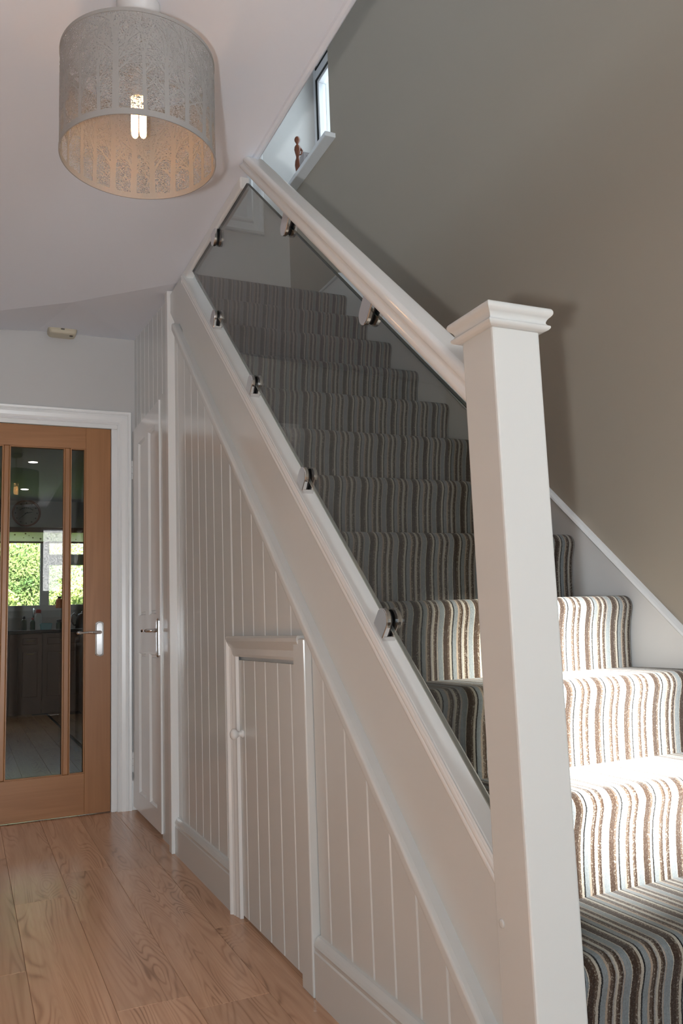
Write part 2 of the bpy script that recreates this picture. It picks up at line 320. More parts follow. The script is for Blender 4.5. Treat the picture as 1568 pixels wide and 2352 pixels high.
L(_nt, _nt.nodes['Principled BSDF'].outputs[0], _mx.inputs[1]); L(_nt, _tl.outputs[0], _mx.inputs[2]); L(_nt, _mx.outputs[0], _nt.nodes['Material Output'].inputs[0])
M['blossom'] = paint('printed_motif', (0.25, 0.17, 0.10), 0.9)
M['mahog'] = wood('carved_reddish_wood', (0.20, 0.060, 0.024), (0.075, 0.020, 0.009), 0.32, 2.0, 'Z', 0.8, 4.0)
M['patbox'] = paint('grey_printed_card', (0.36, 0.33, 0.33), 0.6)
M['patink'] = paint('mauve_print', (0.20, 0.165, 0.19), 0.6)
M['leaf1'] = leaf_material('bright_leaf', (0.17, 0.29, 0.05), (0.50, 0.54, 0.20))
M['leaf2'] = leaf_material('deep_leaf', (0.05, 0.11, 0.03), (0.22, 0.30, 0.09))
M['bark'] = paint('brown_bark', (0.20, 0.11, 0.06), 0.9, 0.5, 20)
M['grass'] = leaf_material('lawn', (0.16, 0.28, 0.05), (0.26, 0.38, 0.09))

# ------------------------------------------------------------------ mesh helpers
def to_obj(name, bm, mat, parent=None, smooth=False, bevel=0.0, seg=2, autosmooth=None):
    """World-space bmesh -> one mesh object whose origin is its parent's origin."""
    bmesh.ops.remove_doubles(bm, verts=bm.verts, dist=1e-6)
    bmesh.ops.recalc_face_normals(bm, faces=bm.faces)
    org = Vector((0, 0, 0)); p = parent
    while p is not None: org += p.location; p = p.parent
    bmesh.ops.translate(bm, verts=bm.verts, vec=-org)
    me = bpy.data.meshes.new(name); bm.to_mesh(me); bm.free()
    o = bpy.data.objects.new(name, me); C.objects.link(o)
    if mat is not None:
        for mm in (mat if isinstance(mat, (list, tuple)) else [mat]): me.materials.append(mm)
    if parent is not None: o.parent = parent
    if bevel:
        md = o.modifiers.new('bevel', 'BEVEL'); md.width = bevel; md.segments = seg; md.limit_method = 'ANGLE'; md.angle_limit = radians(40); md.harden_normals = False
    if smooth:
        for pl in me.polygons: pl.use_smooth = True
    return o

def bx(x0, x1, y0, y1, z0, z1, bm=None):
    bm = bm or bmesh.new()
    v = [bm.verts.new((x, y, z)) for x in (x0, x1) for y in (y0, y1) for z in (z0, z1)]
    for a, b, c, d in ((0, 1, 3, 2), (4, 6, 7, 5), (0, 4, 5, 1), (2, 3, 7, 6), (0, 2, 6, 4), (1, 5, 7, 3)):
        bm.faces.new((v[a], v[b], v[c], v[d]))
    return bm

def prism_x(poly, x0, x1, bm=None):
    """Polygon of (y, z) pushed from x0 to x1."""
    bm = bm or bmesh.new()
    A = [bm.verts.new((x0, y, z)) for y, z in poly]; B = [bm.verts.new((x1, y, z)) for y, z in poly]
    bm.faces.new(A); bm.faces.new(B[::-1]); n = len(poly)
    for i in range(n): bm.faces.new((A[i], A[(i + 1) % n], B[(i + 1) % n], B[i]))
    return bm

def sweep(prof, stations, bm=None, close=True):
    """prof: list of points; stations: functions mapping a profile point to a 3-D point."""
    bm = bm or bmesh.new()
    R = [[bm.verts.new(s(p)) for p in prof] for s in stations]
    n = len(prof); last = n if close else n - 1
    for a, b in zip(R, R[1:]):
        for i in range(last): bm.faces.new((a[i], a[(i + 1) % n], b[(i + 1) % n], b[i]))
    if close: bm.faces.new(R[0][::-1]); bm.faces.new(R[-1])
    return bm

def spline(pts, n=4, closed=False):
    """Catmull-Rom curve through a profile's points."""
    out = []; m = len(pts)
    for i in range(m if closed else m - 1):
        p = [Vector(pts[(i + d) % m] if closed else pts[min(max(i + d, 0), m - 1)]) for d in (-1, 0, 1, 2)]
        for k in range(n):
            t = k / n
            q = .5 * (2 * p[1] + (p[2] - p[0]) * t + (2 * p[0] - 5 * p[1] + 4 * p[2] - p[3]) * t * t + (3 * p[1] - p[0] - 3 * p[2] + p[3]) * t ** 3)
            out.append((q.x, q.y))
    if not closed: out.append(tuple(pts[-1]))
    return out

def lathe(prof, cx, cy, n=24, axis='Z', bm=None, cz=0.0):
    bm = bm or bmesh.new(); rings = []
    for r, t in prof:
        ring = []
        for k in range(n):
            a = 2 * PI * k / n
            if axis == 'Z': p = (cx + r * cos(a), cy + r * sin(a), t)
            elif axis == 'X': p = (t, cy + r * cos(a), cz + r * sin(a))
            else: p = (cx + r * cos(a), t, cz + r * sin(a))
            ring.append(bm.verts.new(p))
        rings.append(ring)
    for a, b in zip(rings, rings[1:]):
        for k in range(n): bm.faces.new((a[k], a[(k + 1) % n], b[(k + 1) % n], b[k]))
    bm.faces.new(rings[0][::-1]); bm.faces.new(rings[-1])
    return bm

def tube(pts, rad, n=10, bm=None):
    bm = bm or bmesh.new(); pts = [Vector(p) for p in pts]
    rads = rad if isinstance(rad, (list, tuple)) else [rad] * len(pts)
    rings = []; up = None
    for i, p in enumerate(pts):
        t = (pts[min(i + 1, len(pts) - 1)] - pts[max(i - 1, 0)]).normalized()
        if up is None: up = t.orthogonal().normalized()
        up = (up - t * up.dot(t)).normalized(); s = t.cross(up)
        rings.append([bm.verts.new(p + (up * cos(2 * PI * k / n) + s * sin(2 * PI * k / n)) * rads[i]) for k in range(n)])
    for a, b in zip(rings, rings[1:]):
        for k in range(n): bm.faces.new((a[k], a[(k + 1) % n], b[(k + 1) % n], b[k]))
    bm.faces.new(rings[0][::-1]); bm.faces.new(rings[-1])
    return bm

def thing(name, label, cat, loc, group=None):
    o = bpy.data.objects.new(name, None); C.objects.link(o); o.location = loc; o.empty_display_size = 0.05
    o['label'] = label; o['category'] = cat
    if group: o['group'] = group
    return o

def tag(o, label, cat, group=None, kind=None):
    o['label'] = label; o['category'] = cat
    if group: o['group'] = group
    if kind: o['kind'] = kind
    return o

def struct(name, bm, mat, label=None, cat=None, parent=None, **kw):
    o = to_obj(name, bm, mat, parent, **kw)
    if parent is None:
        o['kind'] = 'structure'
        if label: o['label'] = label; o['category'] = cat
    return o

def struct_empty(name, loc, label, cat):
    o = thing(name, label, cat, loc); o['kind'] = 'structure'; return o

# ------------------------------------------------------------------ key lines
XP = 0.815                    # face of the boarding under the stairs
YK = 4.47                     # hall face of the kitchen wall
YB = 11.0                     # far kitchen wall
XW = 1.650                    # stair wall
YF = 4.196                    # landing end wall
ZC = 2.40                     # hall ceiling
YFR = -1.2                    # front wall
def cap_line(y): return 0.528 + 0.901 * (y - 1.188)          # top of stringer capping
def bead_line(y): return 0.507 + 0.913 * (y - 1.487)         # top of the lower bead
RISE, GO, Y0 = 0.19096, 0.2140, 0.8546
NSTEP = 13

# ================================================================== SETTING
# floor with laminate planks
fl = struct('floor', bx(-1.6, 3.1, -1.3, YB + .1, -0.06, -0.009), M['subfloor'], 'oak laminate plank floor running from hall into kitchen', 'floor')
PW = 0.1805; X00 = 0.350
def plank(x0, x1, y0, y1):
    c = 0.0012; t = 0.009
    bm = bmesh.new()
    top = [bm.verts.new(p) for p in ((x0 + c, y0 + c, 0), (x1 - c, y0 + c, 0), (x1 - c, y1 - c, 0), (x0 + c, y1 - c, 0))]
    bot = [bm.verts.new(p) for p in ((x0 + .0003, y0 + .0003, -c), (x1 - .0003, y0 + .0003, -c), (x1 - .0003, y1 - .0003, -c), (x0 + .0003, y1 - .0003, -c))]
    low = [bm.verts.new((v.co.x, v.co.y, -t)) for v in bot]
    bm.faces.new(top)
    for i in range(4):
        j = (i + 1) % 4
        bm.faces.new((bot[i], bot[j], top[j], top[i])); bm.faces.new((low[i], low[j], bot[j], bot[i]))
    to_obj('plank', bm, M['floor'], fl)
joint = {-1: 3.165, 0: 2.178, -2: 2.55, 1: 3.38, 2: 2.6, -3: 2.05, -4: 2.9, -5: 2.3, -6: 3.2}
for k in range(-6, 3):
    x0 = X00 + PW * k; x1 = x0 + PW
    x1 = min(x1, 0.86)
    ph = joint.get(k, 2.5); LEN = 1.285
    y = ph - LEN * 4
    while y < 9.9:
        a = max(y, -1.2); b_ = min(y + LEN, YB - .55)
        if b_ > -1.1 and b_ - a > 0.02: plank(x0, x1, a, b_)
        y += LEN
for k in range(3, 7):
    x0 = X00 + PW * k; y = 4.62 + 0.17 * ((k * 3) % 5) - LEN
    while y < 9.9:
        a = max(y, 4.6); b_ = min(y + LEN, YB - .55)
        if b_ - a > 0.02: plank(x0, x0 + PW, a, b_)
        y += LEN

# ceiling of the hall: flat, with a cranked strip rising to the kitchen wall
bm = bmesh.new()
P = {k: bm.verts.new(v) for k, v in dict(a=(-1.3, YFR - .1, ZC), b=(.822, YFR - .1, ZC), c=(.822, 3.36, ZC), d=(.41, 3.74, ZC), e=(-.25, 4.2, ZC), f=(-1.3, 4.40, ZC),
      g=(.83, YK + .02, 2.515), h=(.30, YK + .02, 2.51), i=(-.4, YK + .02, 2.47), j=(-1.3, YK + .02, 2.42), c2=(.83, 3.36, ZC)).items()}
for q in ('abcdef', 'cgd', 'ghd', 'hed', 'hie', 'ijfe'):
    bm.faces.new([P[x] for x in q])
ext = bmesh.ops.extrude_face_region(bm, geom=bm.faces[:])
for v in [g for g in ext['geom'] if isinstance(g, bmesh.types.BMVert)]: v.co.z = 2.72
struct('ceiling', bm, M['ceil'], 'white hall ceiling ending at the stairwell', 'ceiling')
# rounded plaster lip on the stairwell edge
bm = sweep([(.800, 2.412), (.800, 2.400), (.803, 2.393), (.810, 2.389), (.818, 2.390), (.824, 2.396), (.826, 2.72), (.812, 2.72)],
           [lambda p, y=y: (p[0], y, p[1]) for y in (YFR - .1, 0.5, 1.5, 2.37)])
struct('trim_1', bm, M['ceil'], 'rounded plaster lip along stairwell edge of the ceiling', 'trim', smooth=False)
bm = bx(.797, .832, 2.46, 3.30, 2.357, 2.40)
struct('trim_2', bm, M['trim'], 'white batten under ceiling edge above the glass', 'trim', bevel=.006)

# kitchen wall with door opening
bm = bmesh.new()
bx(-1.3, -.075, YK, YK + .12, 0, 2.6, bm); bx(.722, 1.75, YK, YK + .12, 0, 2.6, bm); bx(-.075, .722, YK, YK + .12, 2.025, 2.6, bm)
bx(-1.6, -1.3, YK, YK + .12, 0, 2.6, bm); bx(1.75, 3.1, YK, YK + .12, 0, 2.6, bm)
struct('wall_back', bm, M['cream'], 'pale wall holding the oak kitchen door', 'wall')
# left wall, front wall (behind the camera)
struct('wall_left', bx(-1.3, -1.2, YFR, YK, 0, 2.6), M['taupe'], 'pale hall wall left of the camera', 'wall')
bm = bmesh.new()
def wall_with_holes_y(x0, x1, z0, z1, y0, y1, holes, bm):
    xs = sorted({x0, x1, *[h[0] for h in holes], *[h[1] for h in holes]}); zs = sorted({z0, z1, *[h[2] for h in holes], *[h[3] for h in holes]})
    for a, b in zip(xs, xs[1:]):
        for c, d in zip(zs, zs[1:]):
            if not any(h[0] < (a + b) / 2 < h[1] and h[2] < (c + d) / 2 < h[3] for h in holes): bx(a, b, y0, y1, c, d, bm)
wall_with_holes_y(-1.3, 1.75, 0, 4.95, YFR - .1, YFR, [(-.95, -.58, .05, 1.35), (.77, 1.27, 1.39, 2.17)], bm)
struct('wall_front', bm, M['cream'], 'front wall behind the camera with glazed openings', 'wall')
o = struct_empty('added_window', (-.7, YFR, .05), 'low window added behind the camera to light the hall', 'window')  # unseen opening added to bring ambient light onto the lower boarding
for a in ((-.95, -.91, .05, 1.35), (-.62, -.58, .05, 1.35), (-.91, -.62, .05, .09), (-.91, -.62, 1.31, 1.35)):
    to_obj('frame', bx(a[0], a[1], YFR - .07, YFR - .02, a[2], a[3]), M['upvc'], o)
to_obj('pane', bx(-.91, -.62, YFR - .05, YFR - .046, .09, 1.31), M['winpane'], o)
o = struct_empty('added_glow_panel', (1.48, YFR, .2), 'tall glowing panel added behind the camera to brighten newel and steps', 'window')  # unseen glowing panel, added as extra front light
to_obj('frame', bx(1.30, 1.34, YFR, YFR + .02, .2, 2.1, bx(1.62, 1.649, YFR, YFR + .02, .2, 2.1)), M['upvc'], o)
to_obj('glow_pane', bx(1.34, 1.62, YFR, YFR + .01, .25, 2.05), M['panelglow'], o)
o = struct_empty('window_4', (1.02, YFR, 1.39), 'obscure glass light of the front door behind the camera', 'window')
for a in ((.77, .80, 1.39, 2.17), (1.24, 1.27, 1.39, 2.17), (.80, 1.24, 1.39, 1.42), (.80, 1.24, 2.14, 2.17)):
    to_obj('frame', bx(a[0], a[1], YFR - .07, YFR - .02, a[2], a[3]), M['upvc'], o)
to_obj('pane', bx(.80, 1.24, YFR - .05, YFR - .046, 1.42, 2.14), M['obscure'], o)

# stair wall on the right with the landing window
bm = bmesh.new()
def wall_with_holes_x(y0, y1, z0, z1, x0, x1, holes, bm):
    ys = sorted({y0, y1, *[h[0] for h in holes], *[h[1] for h in holes]}); zs = sorted({z0, z1, *[h[2] for h in holes], *[h[3] for h in holes]})
    for a, b in zip(ys, ys[1:]):
        for c, d in zip(zs, zs[1:]):
            if not any(h[0] < (a + b) / 2 < h[1] and h[2] < (c + d) / 2 < h[3] for h in holes): bx(x0, x1, a, b, c, d, bm)
WY0, WY1, WZ0, WZ1 = 3.575, YF, 3.378, 4.37
wall_with_holes_x(YFR, YF, 0, 4.95, XW, XW + .30, [(WY0, WY1, WZ0, WZ1)], bm)
struct('wall_right', bm, M['taupe'], 'taupe painted wall rising along the staircase', 'wall')
struct('wall_far', bx(-1.3, .84, YF, YF + .1, 2.72, 4.95, bx(.84, XW + .30, YF, YF + .1, 2.42, 4.95)), M['farwhite'], 'off-white wall at the far end of the landing', 'wall')
struct('wall_landing', bx(.832, .862, 3.42, YF, 2.30, 2.74), M['farwhite'], 'short wall beside the top of the stairs', 'wall')
struct('ceiling_upstairs', bx(-1.3, 1.95, YFR - .1, YF + .1, 4.95, 5.05), M['ceil'], 'upstairs ceiling out of sight', 'ceiling')
bm = bmesh.new(); wall_with_holes_x(YFR - .1, YF + .1, 2.72, 4.95, -1.4, -1.3, [(.5, 2.3, 3.3, 4.5)], bm)  # opening added in this unseen wall to let skylight into the stairwell
struct('wall_upstairs', bm, M['cream'], 'upstairs wall out of sight', 'wall')

# landing window
wn = struct_empty('window_1', (XW, 3.85, WZ0), 'bright white framed landing window above the stairs', 'window')
xa, xb = 1.832, 1.892
for a in ((WY0, WY0 + .045, WZ0, WZ1), (WY1 - .045, WY1, WZ0, WZ1), (WY0 + .045, WY1 - .045, WZ0, WZ0 + .045), (WY0 + .045, WY1 - .045, WZ1 - .045, WZ1), (WY0 + .045, WY1 - .045, 4.135, 4.20)):
    to_obj('frame', bx(xa, xb, *a[:2], *a[2:]), M['upvc'], wn, bevel=.004)
for z0, z1 in ((WZ0 + .045, 4.135), (4.20, WZ1 - .045)):
    g = bmesh.new(); y0, y1 = WY0 + .045, WY1 - .045
    bx(xa - .004, xb, y0, y0 + .010, z0, z1, g); bx(xa - .004, xb, y1 - .010, y1, z0, z1, g); bx(xa - .004, xb, y0, y1, z0, z0 + .008, g); bx(xa - .004, xb, y0, y1, z1 - .010, z1, g)
    to_obj('gasket', g, M['gasket'], wn)
    s = bmesh.new(); t = .032
    bx(xa + .002, xb - .01, y0 + .012, y0 + t, z0 + .01, z1 - .01, s); bx(xa + .002, xb - .01, y1 - t, y1 - .012, z0 + .01, z1 - .01, s); bx(xa + .002, xb - .01, y0 + t, y1 - t, z0 + .01, z0 + t, s); bx(xa + .002, xb - .01, y0 + t, y1 - t, z1 - t, z1 - .01, s)
    to_obj('sash', s, M['upvc'], wn, bevel=.003)
    to_obj('pane', bx(1.858, 1.862, y0 + t, y1 - t, z0 + t, z1 - t), M['winpane'], wn)
to_obj('window_sill', bx(1.592, xa + .01, 3.515, 4.192, WZ0 - .026, WZ0), M['trim'], wn, bevel=.004)

# baseboards
def skirt(name, y0, y1, label):
    prof = [(XP - .0002, 0), (.797, 0), (.797, .108), (.7995, .112), (.7985, .118), (.7965, .124), (.799, .130), (.803, .137), (.808, .143), (XP - .0002, .145)]
    return struct(name, sweep(prof, [lambda p, y=y: (p[0], y, p[1]) for y in (y0, y1)]), M['white'], label, 'skirting board')
skirt('baseboard_left', 2.700, 3.505, 'white moulded skirting between closet and cupboard door')
skirt('baseboard_right', 1.16, 2.004, 'white moulded skirting between cupboard door and newel')
struct('baseboard_back', bx(.792, .83, YK - .016, YK, 0, .15), M['trim'], 'short white skirting beside the kitchen door frame', 'skirting board', bevel=.004)

# ---------------------------------------------------------------- boarding under the stairs
pan = struct('wall_stairs', prism_x([(1.13, 0.0), (3.56, 0.0), (3.56, 2.30), (3.3, 2.09), (1.13, .11)], XP + .0092, XP + .015), M['white'], 'white tongue and groove boarding under the staircase', 'panelling')
def board(y0, y1, zb, zt0, zt1, parent, xf=XP, c=.0042, dep=.0046, name='plank', mat=None):
    """One vertical board, V-grooved edges; zt0/zt1 are its top heights at y0/y1."""
    bm = bmesh.new(); e = .0004
    F = [bm.verts.new(p) for p in ((xf, y0 + c, zb), (xf, y1 - c, zb), (xf, y1 - c, zt1), (xf, y0 + c, zt0))]
    G = [bm.verts.new(p) for p in ((xf + dep, y0 + e, zb), (xf + dep, y1 - e, zb), (xf + dep, y1 - e, zt1), (xf + dep, y0 + e, zt0))]
    B = [bm.verts.new((xf + .009, v.co.y, v.co.z)) for v in G]
    bm.faces.new(F)
    for i in range(4):
        j = (i + 1) % 4
        bm.faces.new((F[i], F[j], G[j], G[i])); bm.faces.new((G[i], G[j], B[j], B[i]))
    return to_obj(name, bm, mat or M['white'], parent)
gr = [3.508, 3.451, 3.330, 3.220, 3.118, 3.016, 2.908, 2.800, 2.690, 2.583, 2.475, 2.367, 2.258, 2.147, 2.036, 1.934, 1.815, 1.704, 1.603, 1.500, 1.395, 1.290, 1.190]
bl = lambda y: bead_line(y) - .035
for a, b_ in zip(gr[1:], gr):
    if a > 2.0 and b_ < 2.70:   # over the cupboard door
        board(a, b_, .86, bl(a), bl(b_), pan)
    elif a < 2.70 < b_:
        board(2.70, b_, .10, bl(2.70), bl(b_), pan); board(a, 2.70, .86, bl(a), bl(2.70), pan)
    elif a < 2.0 < b_:
        board(a, 2.006, .10, bl(a), bl(2.006), pan); board(2.006, b_, .86, bl(2.006), bl(b_), pan)
    else:
        board(a, b_, .10, max(bl(a), .11), bl(b_), pan)

to_obj('filler_board', prism_x([(3.281, 2.150), (3.343, 2.208), (3.343, 2.16), (3.504, 2.31), (3.504, 2.395), (3.281, 2.395)], .798, XP - .0004), M['white'], pan)

# low cupboard door
cd_ = struct_empty('door_3', (XP, 2.35, 0), 'low white boarded cupboard door under the stairs with round knob', 'door')
dgr = [2.638, 2.577, 2.468, 2.369, 2.261, 2.155, 2.083]
for a, b_ in zip(dgr[1:], dgr): board(a, b_, .012, .802, .802, cd_, xf=XP - .002)
to_obj('backing', bx(XP + .0075, XP + .02, 2.08, 2.638, .012, .802), M['white'], cd_)
kp = [(.004, XP - .001), (.013, XP - .0015), (.013, XP - .006), (.009, XP - .010), (.007, XP - .016), (.010, XP - .021), (.0155, XP - .026), (.018, XP - .032), (.0165, XP - .038), (.011, XP - .043), (.004, XP - .0445)]
to_obj('knob', lathe(kp, 0, 2.60, 24, 'X', cz=.571), M['gloss'], cd_, smooth=True)
# its moulded frame
fr = struct_empty('trim_3', (XP, 2.39, 0), 'white moulded frame round the low cupboard door', 'trim')
jp = [(XP, 0.0), (.790, .0), (.7885, .006), (.7905, .012), (.7985, .020), (.7965, .030), (.8005, .045), (.800, .060), (.804, .086), (.804, .108), (XP, .112)]   # (x, offset inward)
to_obj('jamb', sweep([(x, 2.702 - t * .58) for x, t in jp], [lambda p, z=z: (p[0], p[1], z) for z in (0, .870)]), M['gloss'], fr)
to_obj('jamb', bx(.793, XP + .004, 2.007, 2.082, 0, .872), M['white'], fr, bevel=.004)
hp = [(XP, .0), (.792, .0), (.789, .006), (.790, .016), (.795, .028), (.800, .040), (.801, .058), (.8035, .066), (XP, .067)]
to_obj('head', sweep([(x, .880 - t) for x, t in hp], [lambda p, y=y: (p[0], y, p[1]) for y in (2.045, 2.700)]), M['white'], fr)

# closet side: boards over the closet door, corner post, door
up = struct('wall_closet', bx(XP + .0092, XP + .015, 3.50, YK, 0, 2.56), M['white'], 'white boarding above the closet door', 'panelling')
cg = [3.545, 3.655, 3.76, 3.865, 3.97, 4.075, 4.18, 4.285, 4.39, YK]
for a, b_ in zip(cg, cg[1:]): board(a, b_, 2.0, 2.53, 2.53, up)
struct('trim_4', bx(.783, .8245, 3.505, 3.552, 0, 2.44), M['gloss'], 'tall white corner post between closet door and boarding', 'trim', bevel=.004)
struct('trim_5', bx(.808, XP + .012, 3.552, 3.79, 0, 2.0), M['white'], 'white casing board beside the closet door', 'trim')

ds = struct_empty('door_2', (.80, 4.12, 0), 'white four-panel closet door with chrome lever handle', 'door')
def panel_door_x(xf, y0, y1, z0, z1, holes, th=.036):
    """Leaf with bevelled sunk panels; face towards -X at xf."""
    bm = bmesh.new()
    ys = sorted({y0, y1, *[h[0] for h in holes], *[h[1] for h in holes]}); zs = sorted({z0, z1, *[h[2] for h in holes], *[h[3] for h in holes]})
    for a, b in zip(ys, ys[1:]):
        for c, d in zip(zs, zs[1:]):
            if not any(h[0] < (a + b) / 2 < h[1] and h[2] < (c + d) / 2 < h[3] for h in holes):
                bm.faces.new([bm.verts.new(p) for p in ((xf, a, c), (xf, b, c), (xf, b, d), (xf, a, d))])
    for h in holes:
        rings = []
        for ins, dx in ((0, 0), (.006, .011), (.016, .012), (.020, .008)):
            rings.append([bm.verts.new(p) for p in ((xf + dx, h[0] + ins, h[2] + ins), (xf + dx, h[1] - ins, h[2] + ins), (xf + dx, h[1] - ins, h[3] - ins), (xf + dx, h[0] + ins, h[3] - ins))])
        for a, b in zip(rings, rings[1:]):
            for i in range(4): bm.faces.new((a[i], a[(i + 1) % 4], b[(i + 1) % 4], b[i]))
        bm.faces.new(rings[-1])
    bmesh.ops.remove_doubles(bm, verts=bm.verts, dist=1e-5)
    e = [x for x in bm.edges if x.is_boundary]
    r = bmesh.ops.extrude_edge_only(bm, edges=e)
    vs = [v for v in r['geom'] if isinstance(v, bmesh.types.BMVert)]
    for v in vs: v.co.x = xf + th
    bmesh.ops.contextual_create(bm, geom=[x for x in bm.edges if x.is_boundary])
    return bm
DX = .800
hol = []
for ya, yb in ((3.865, 4.030), (4.115, 4.290)):
    hol += [(ya, yb, .115, .800), (ya, yb, .985, 1.885)]
to_obj('leaf', panel_door_x(DX, 3.778, 4.452, .022, 1.985, hol), M['gloss'], ds)
for z in (.24, 1.775):
    hb = bmesh.new()
    for i in range(3): lathe([(.0055, z + .034 * i - .05), (.006, z + .034 * i - .048), (.006, z + .034 * i - .02), (.0055, z + .034 * i - .018)], DX + .002, 4.458, 10, 'Z', hb)
    to_obj('hinge', hb, M['trim'], ds)

def lever_handle(parent, face, along, zc, axis, sgn):
    """Chrome backplate with a lever. axis 'X': plate on a face X=face; 'Y': on a face Y=face. `along` is the plate centre."""
    def P(dep, s, z): return (face - dep, along + s, z) if axis == 'X' else (along + s, face - dep, z)
    pl = bmesh.new(); hw, hh = .0215, .090
    out = []
    for k in range(9): a = PI * k / 8; out.append((hw * cos(a), hh - .012 + .012 * sin(a)))
    for k in range(9): a = PI + PI * k / 8; out.append((hw * cos(a), -hh + .012 + .012 * sin(a)))
    rings = [[pl.verts.new(P(d, s * q, zc + z * (1 - (1 - q) * .25))) for s, z in out] for d, q in ((-.001, 1), (.004, 1), (.0065, .86), (.0065, .80), (.0085, .66))]
    for a, b in zip(rings, rings[1:]):
        n = len(a)
        for i in range(n): pl.faces.new((a[i], a[(i + 1) % n], b[(i + 1) % n], b[i]))
    pl.faces.new(rings[-1]); pl.faces.new(rings[0])
    h = to_obj('handle_plate', pl, M['chrome'], parent)
    z = zc + .034
    tb = tube([P(.005, 0, z), P(.03, 0, z), P(.046, sgn * .004, z), P(.050, sgn * .018, z), P(.050, sgn * .055, z + .001), P(.050, sgn * .092, z), P(.050, sgn * .100, z), P(.050, sgn * .108, z), P(.050, sgn * .117, z), P(.050, sgn * .122, z)],
              [.009, .009, .009, .0085, .0065, .0050, .0085, .0095, .0075, .002], 12)
    to_obj('lever', tb, M['chrome'], h, smooth=True)
    return h
lever_handle(ds, DX, 3.820, .875, 'X', 1)

# ---------------------------------------------------------------- oak kitchen door
od = struct_empty('door_1', (.318, YK + .02, 0), 'glazed oak kitchen door with three tall panes', 'door')
y0, y1 = YK + .008, YK + .045
XL, XR, ZB, ZT = -.054, .689, .005, 1.998
GL, GR, GB, GT = .077, .560, .206, 1.884
def bevel_bar(x0, x1, z0, z1): return bx(x0, x1, y0, y1, z0, z1)
to_obj('stile', bevel_bar(XL, GL, ZB, ZT), M['oak'], od, bevel=.002)
to_obj('stile', bevel_bar(GR, XR, ZB, ZT), M['oak'], od, bevel=.002)
to_obj('rail', bevel_bar(GL, GR, ZB, GB), M['oakx'], od, bevel=.002)
to_obj('rail', bevel_bar(GL, GR, GT, ZT), M['oakx'], od, bevel=.002)
for a in (.155, .455): to_obj('muntin', bx(a, a + .027, y0 + .003, y1 - .003, GB, GT), M['oak'], od, bevel=.005, seg=3)
for a, b_ in ((GL, .155), (.182, .455), (.482, GR)):
    to_obj('pane', bx(a - .002, b_ + .002, YK + .024, YK + .029, GB - .002, GT + .002), M['pane'], od)
    q = bmesh.new(); t = .006
    for (ya, yb) in ((y0 + .003, YK + .024), (YK + .029, y1 - .003)):
        bx(a, a + t, ya, yb, GB, GT, q); bx(b_ - t, b_, ya, yb, GB, GT, q); bx(a + t, b_ - t, ya, yb, GB, GB + t, q); bx(a + t, b_ - t, ya, yb, GT - t, GT, q)
    to_obj('glazing_bead', q, M['oak'], od, bevel=.002)
lever_handle(od, y0, .632, .877, 'Y', -1)
# door lining and architrave
ar = struct_empty('trim_6', (.318, YK, 0), 'white moulded architrave round the oak kitchen door', 'trim')
ap = [(0, .0), (0, .007), (.006, .011), (.014, .009), (.022, .013), (.040, .017), (.052, .017), (.056, .013), (.060, .018), (.070, .020), (.073, .016), (.073, .0)]    # (outward offset, projection)
def arch_path(off, pr): return [(.722 + off, YK - pr, 0), (.722 + off, YK - pr, 2.022 + off), (-.087 - off, YK - pr, 2.022 + off), (-.087 - off, YK - pr, 0)]
bm = bmesh.new(); R_ = [[bm.verts.new(p) for p in arch_path(o_, q_)] for o_, q_ in ap]
for a, b_ in zip(R_, R_[1:] + R_[:1]):
    for i in range(3): bm.faces.new((a[i], a[i + 1], b_[i + 1], b_[i]))
to_obj('architrave', bm, M['trim'], ar)
bm = bmesh.new(); bx(.691, .722, YK - .002, YK + .12, 0, 2.0, bm); bx(-.087, -.056, YK - .002, YK + .12, 0, 2.0, bm); bx(-.087, .722, YK - .002, YK + .12, 2.0, 2.024, bm)
to_obj('lining', bm, M['trim'], ar, bevel=.003)

# ================================================================== STAIRCASE
stc = thing('staircase', 'straight white staircase covered in striped carpet', 'staircase', (0, 1.2, 0))
xl, xr = .832, 1.638
def arc(cy, cz, r, a0, a1, n): return [(cy + r * cos(radians(a0 + (a1 - a0) * i / n)), cz + r * sin(radians(a0 + (a1 - a0) * i / n))) for i in range(n + 1)]
for n in range(1, NSTEP + 1):
    y = Y0 + GO * (n - 1); z = RISE * n; r = .028
    back = y + GO + .022 if n < NSTEP else YF - .031
    top = [(back + .030, z - .001), (back + .026, z - .0005), (back + .006, z), (y + GO * .75, z + .0005), (y + .05, z + .0005)]
    nose = arc(y + r, z - r, r, 90, 190, 8)
    tail = [(y + .005, z - .050), (y + .011, z - .070), (y + .016, z - .100), (y + .019, z - .140), (y + .020, z - RISE + .010), (y + .020, z - RISE - .010), (y + .020, z - RISE - .014)]
    line = top + nose + tail
    inner = [(p[0] + .010, p[1] - .008) for p in line[::-1]]
    bm = bmesh.new(); xa_ = .8605 if n < 3 else (.8625 if n == NSTEP else xl)
    A = [[bm.verts.new((xx, p[0], p[1])) for p in line] for xx in (xa_, xa_ + .01, xr - .012, xr - .004, xr)]
    for i, xx in enumerate(A):
        for v in xx:
            if i == 0 or i == 4: v.co.y += .010; v.co.z -= .004
            if i == 3: v.co.y += .003; v.co.z -= .001
    for a, b_ in zip(A, A[1:]):
        for i in range(len(line) - 1): bm.faces.new((a[i], a[i + 1], b_[i + 1], b_[i]))
    o = to_obj('carpeted_step', bm, M['carpet'], stc, smooth=True)
    md = o.modifiers.new('pile', 'SOLIDIFY'); md.thickness = .008; md.offset = -1
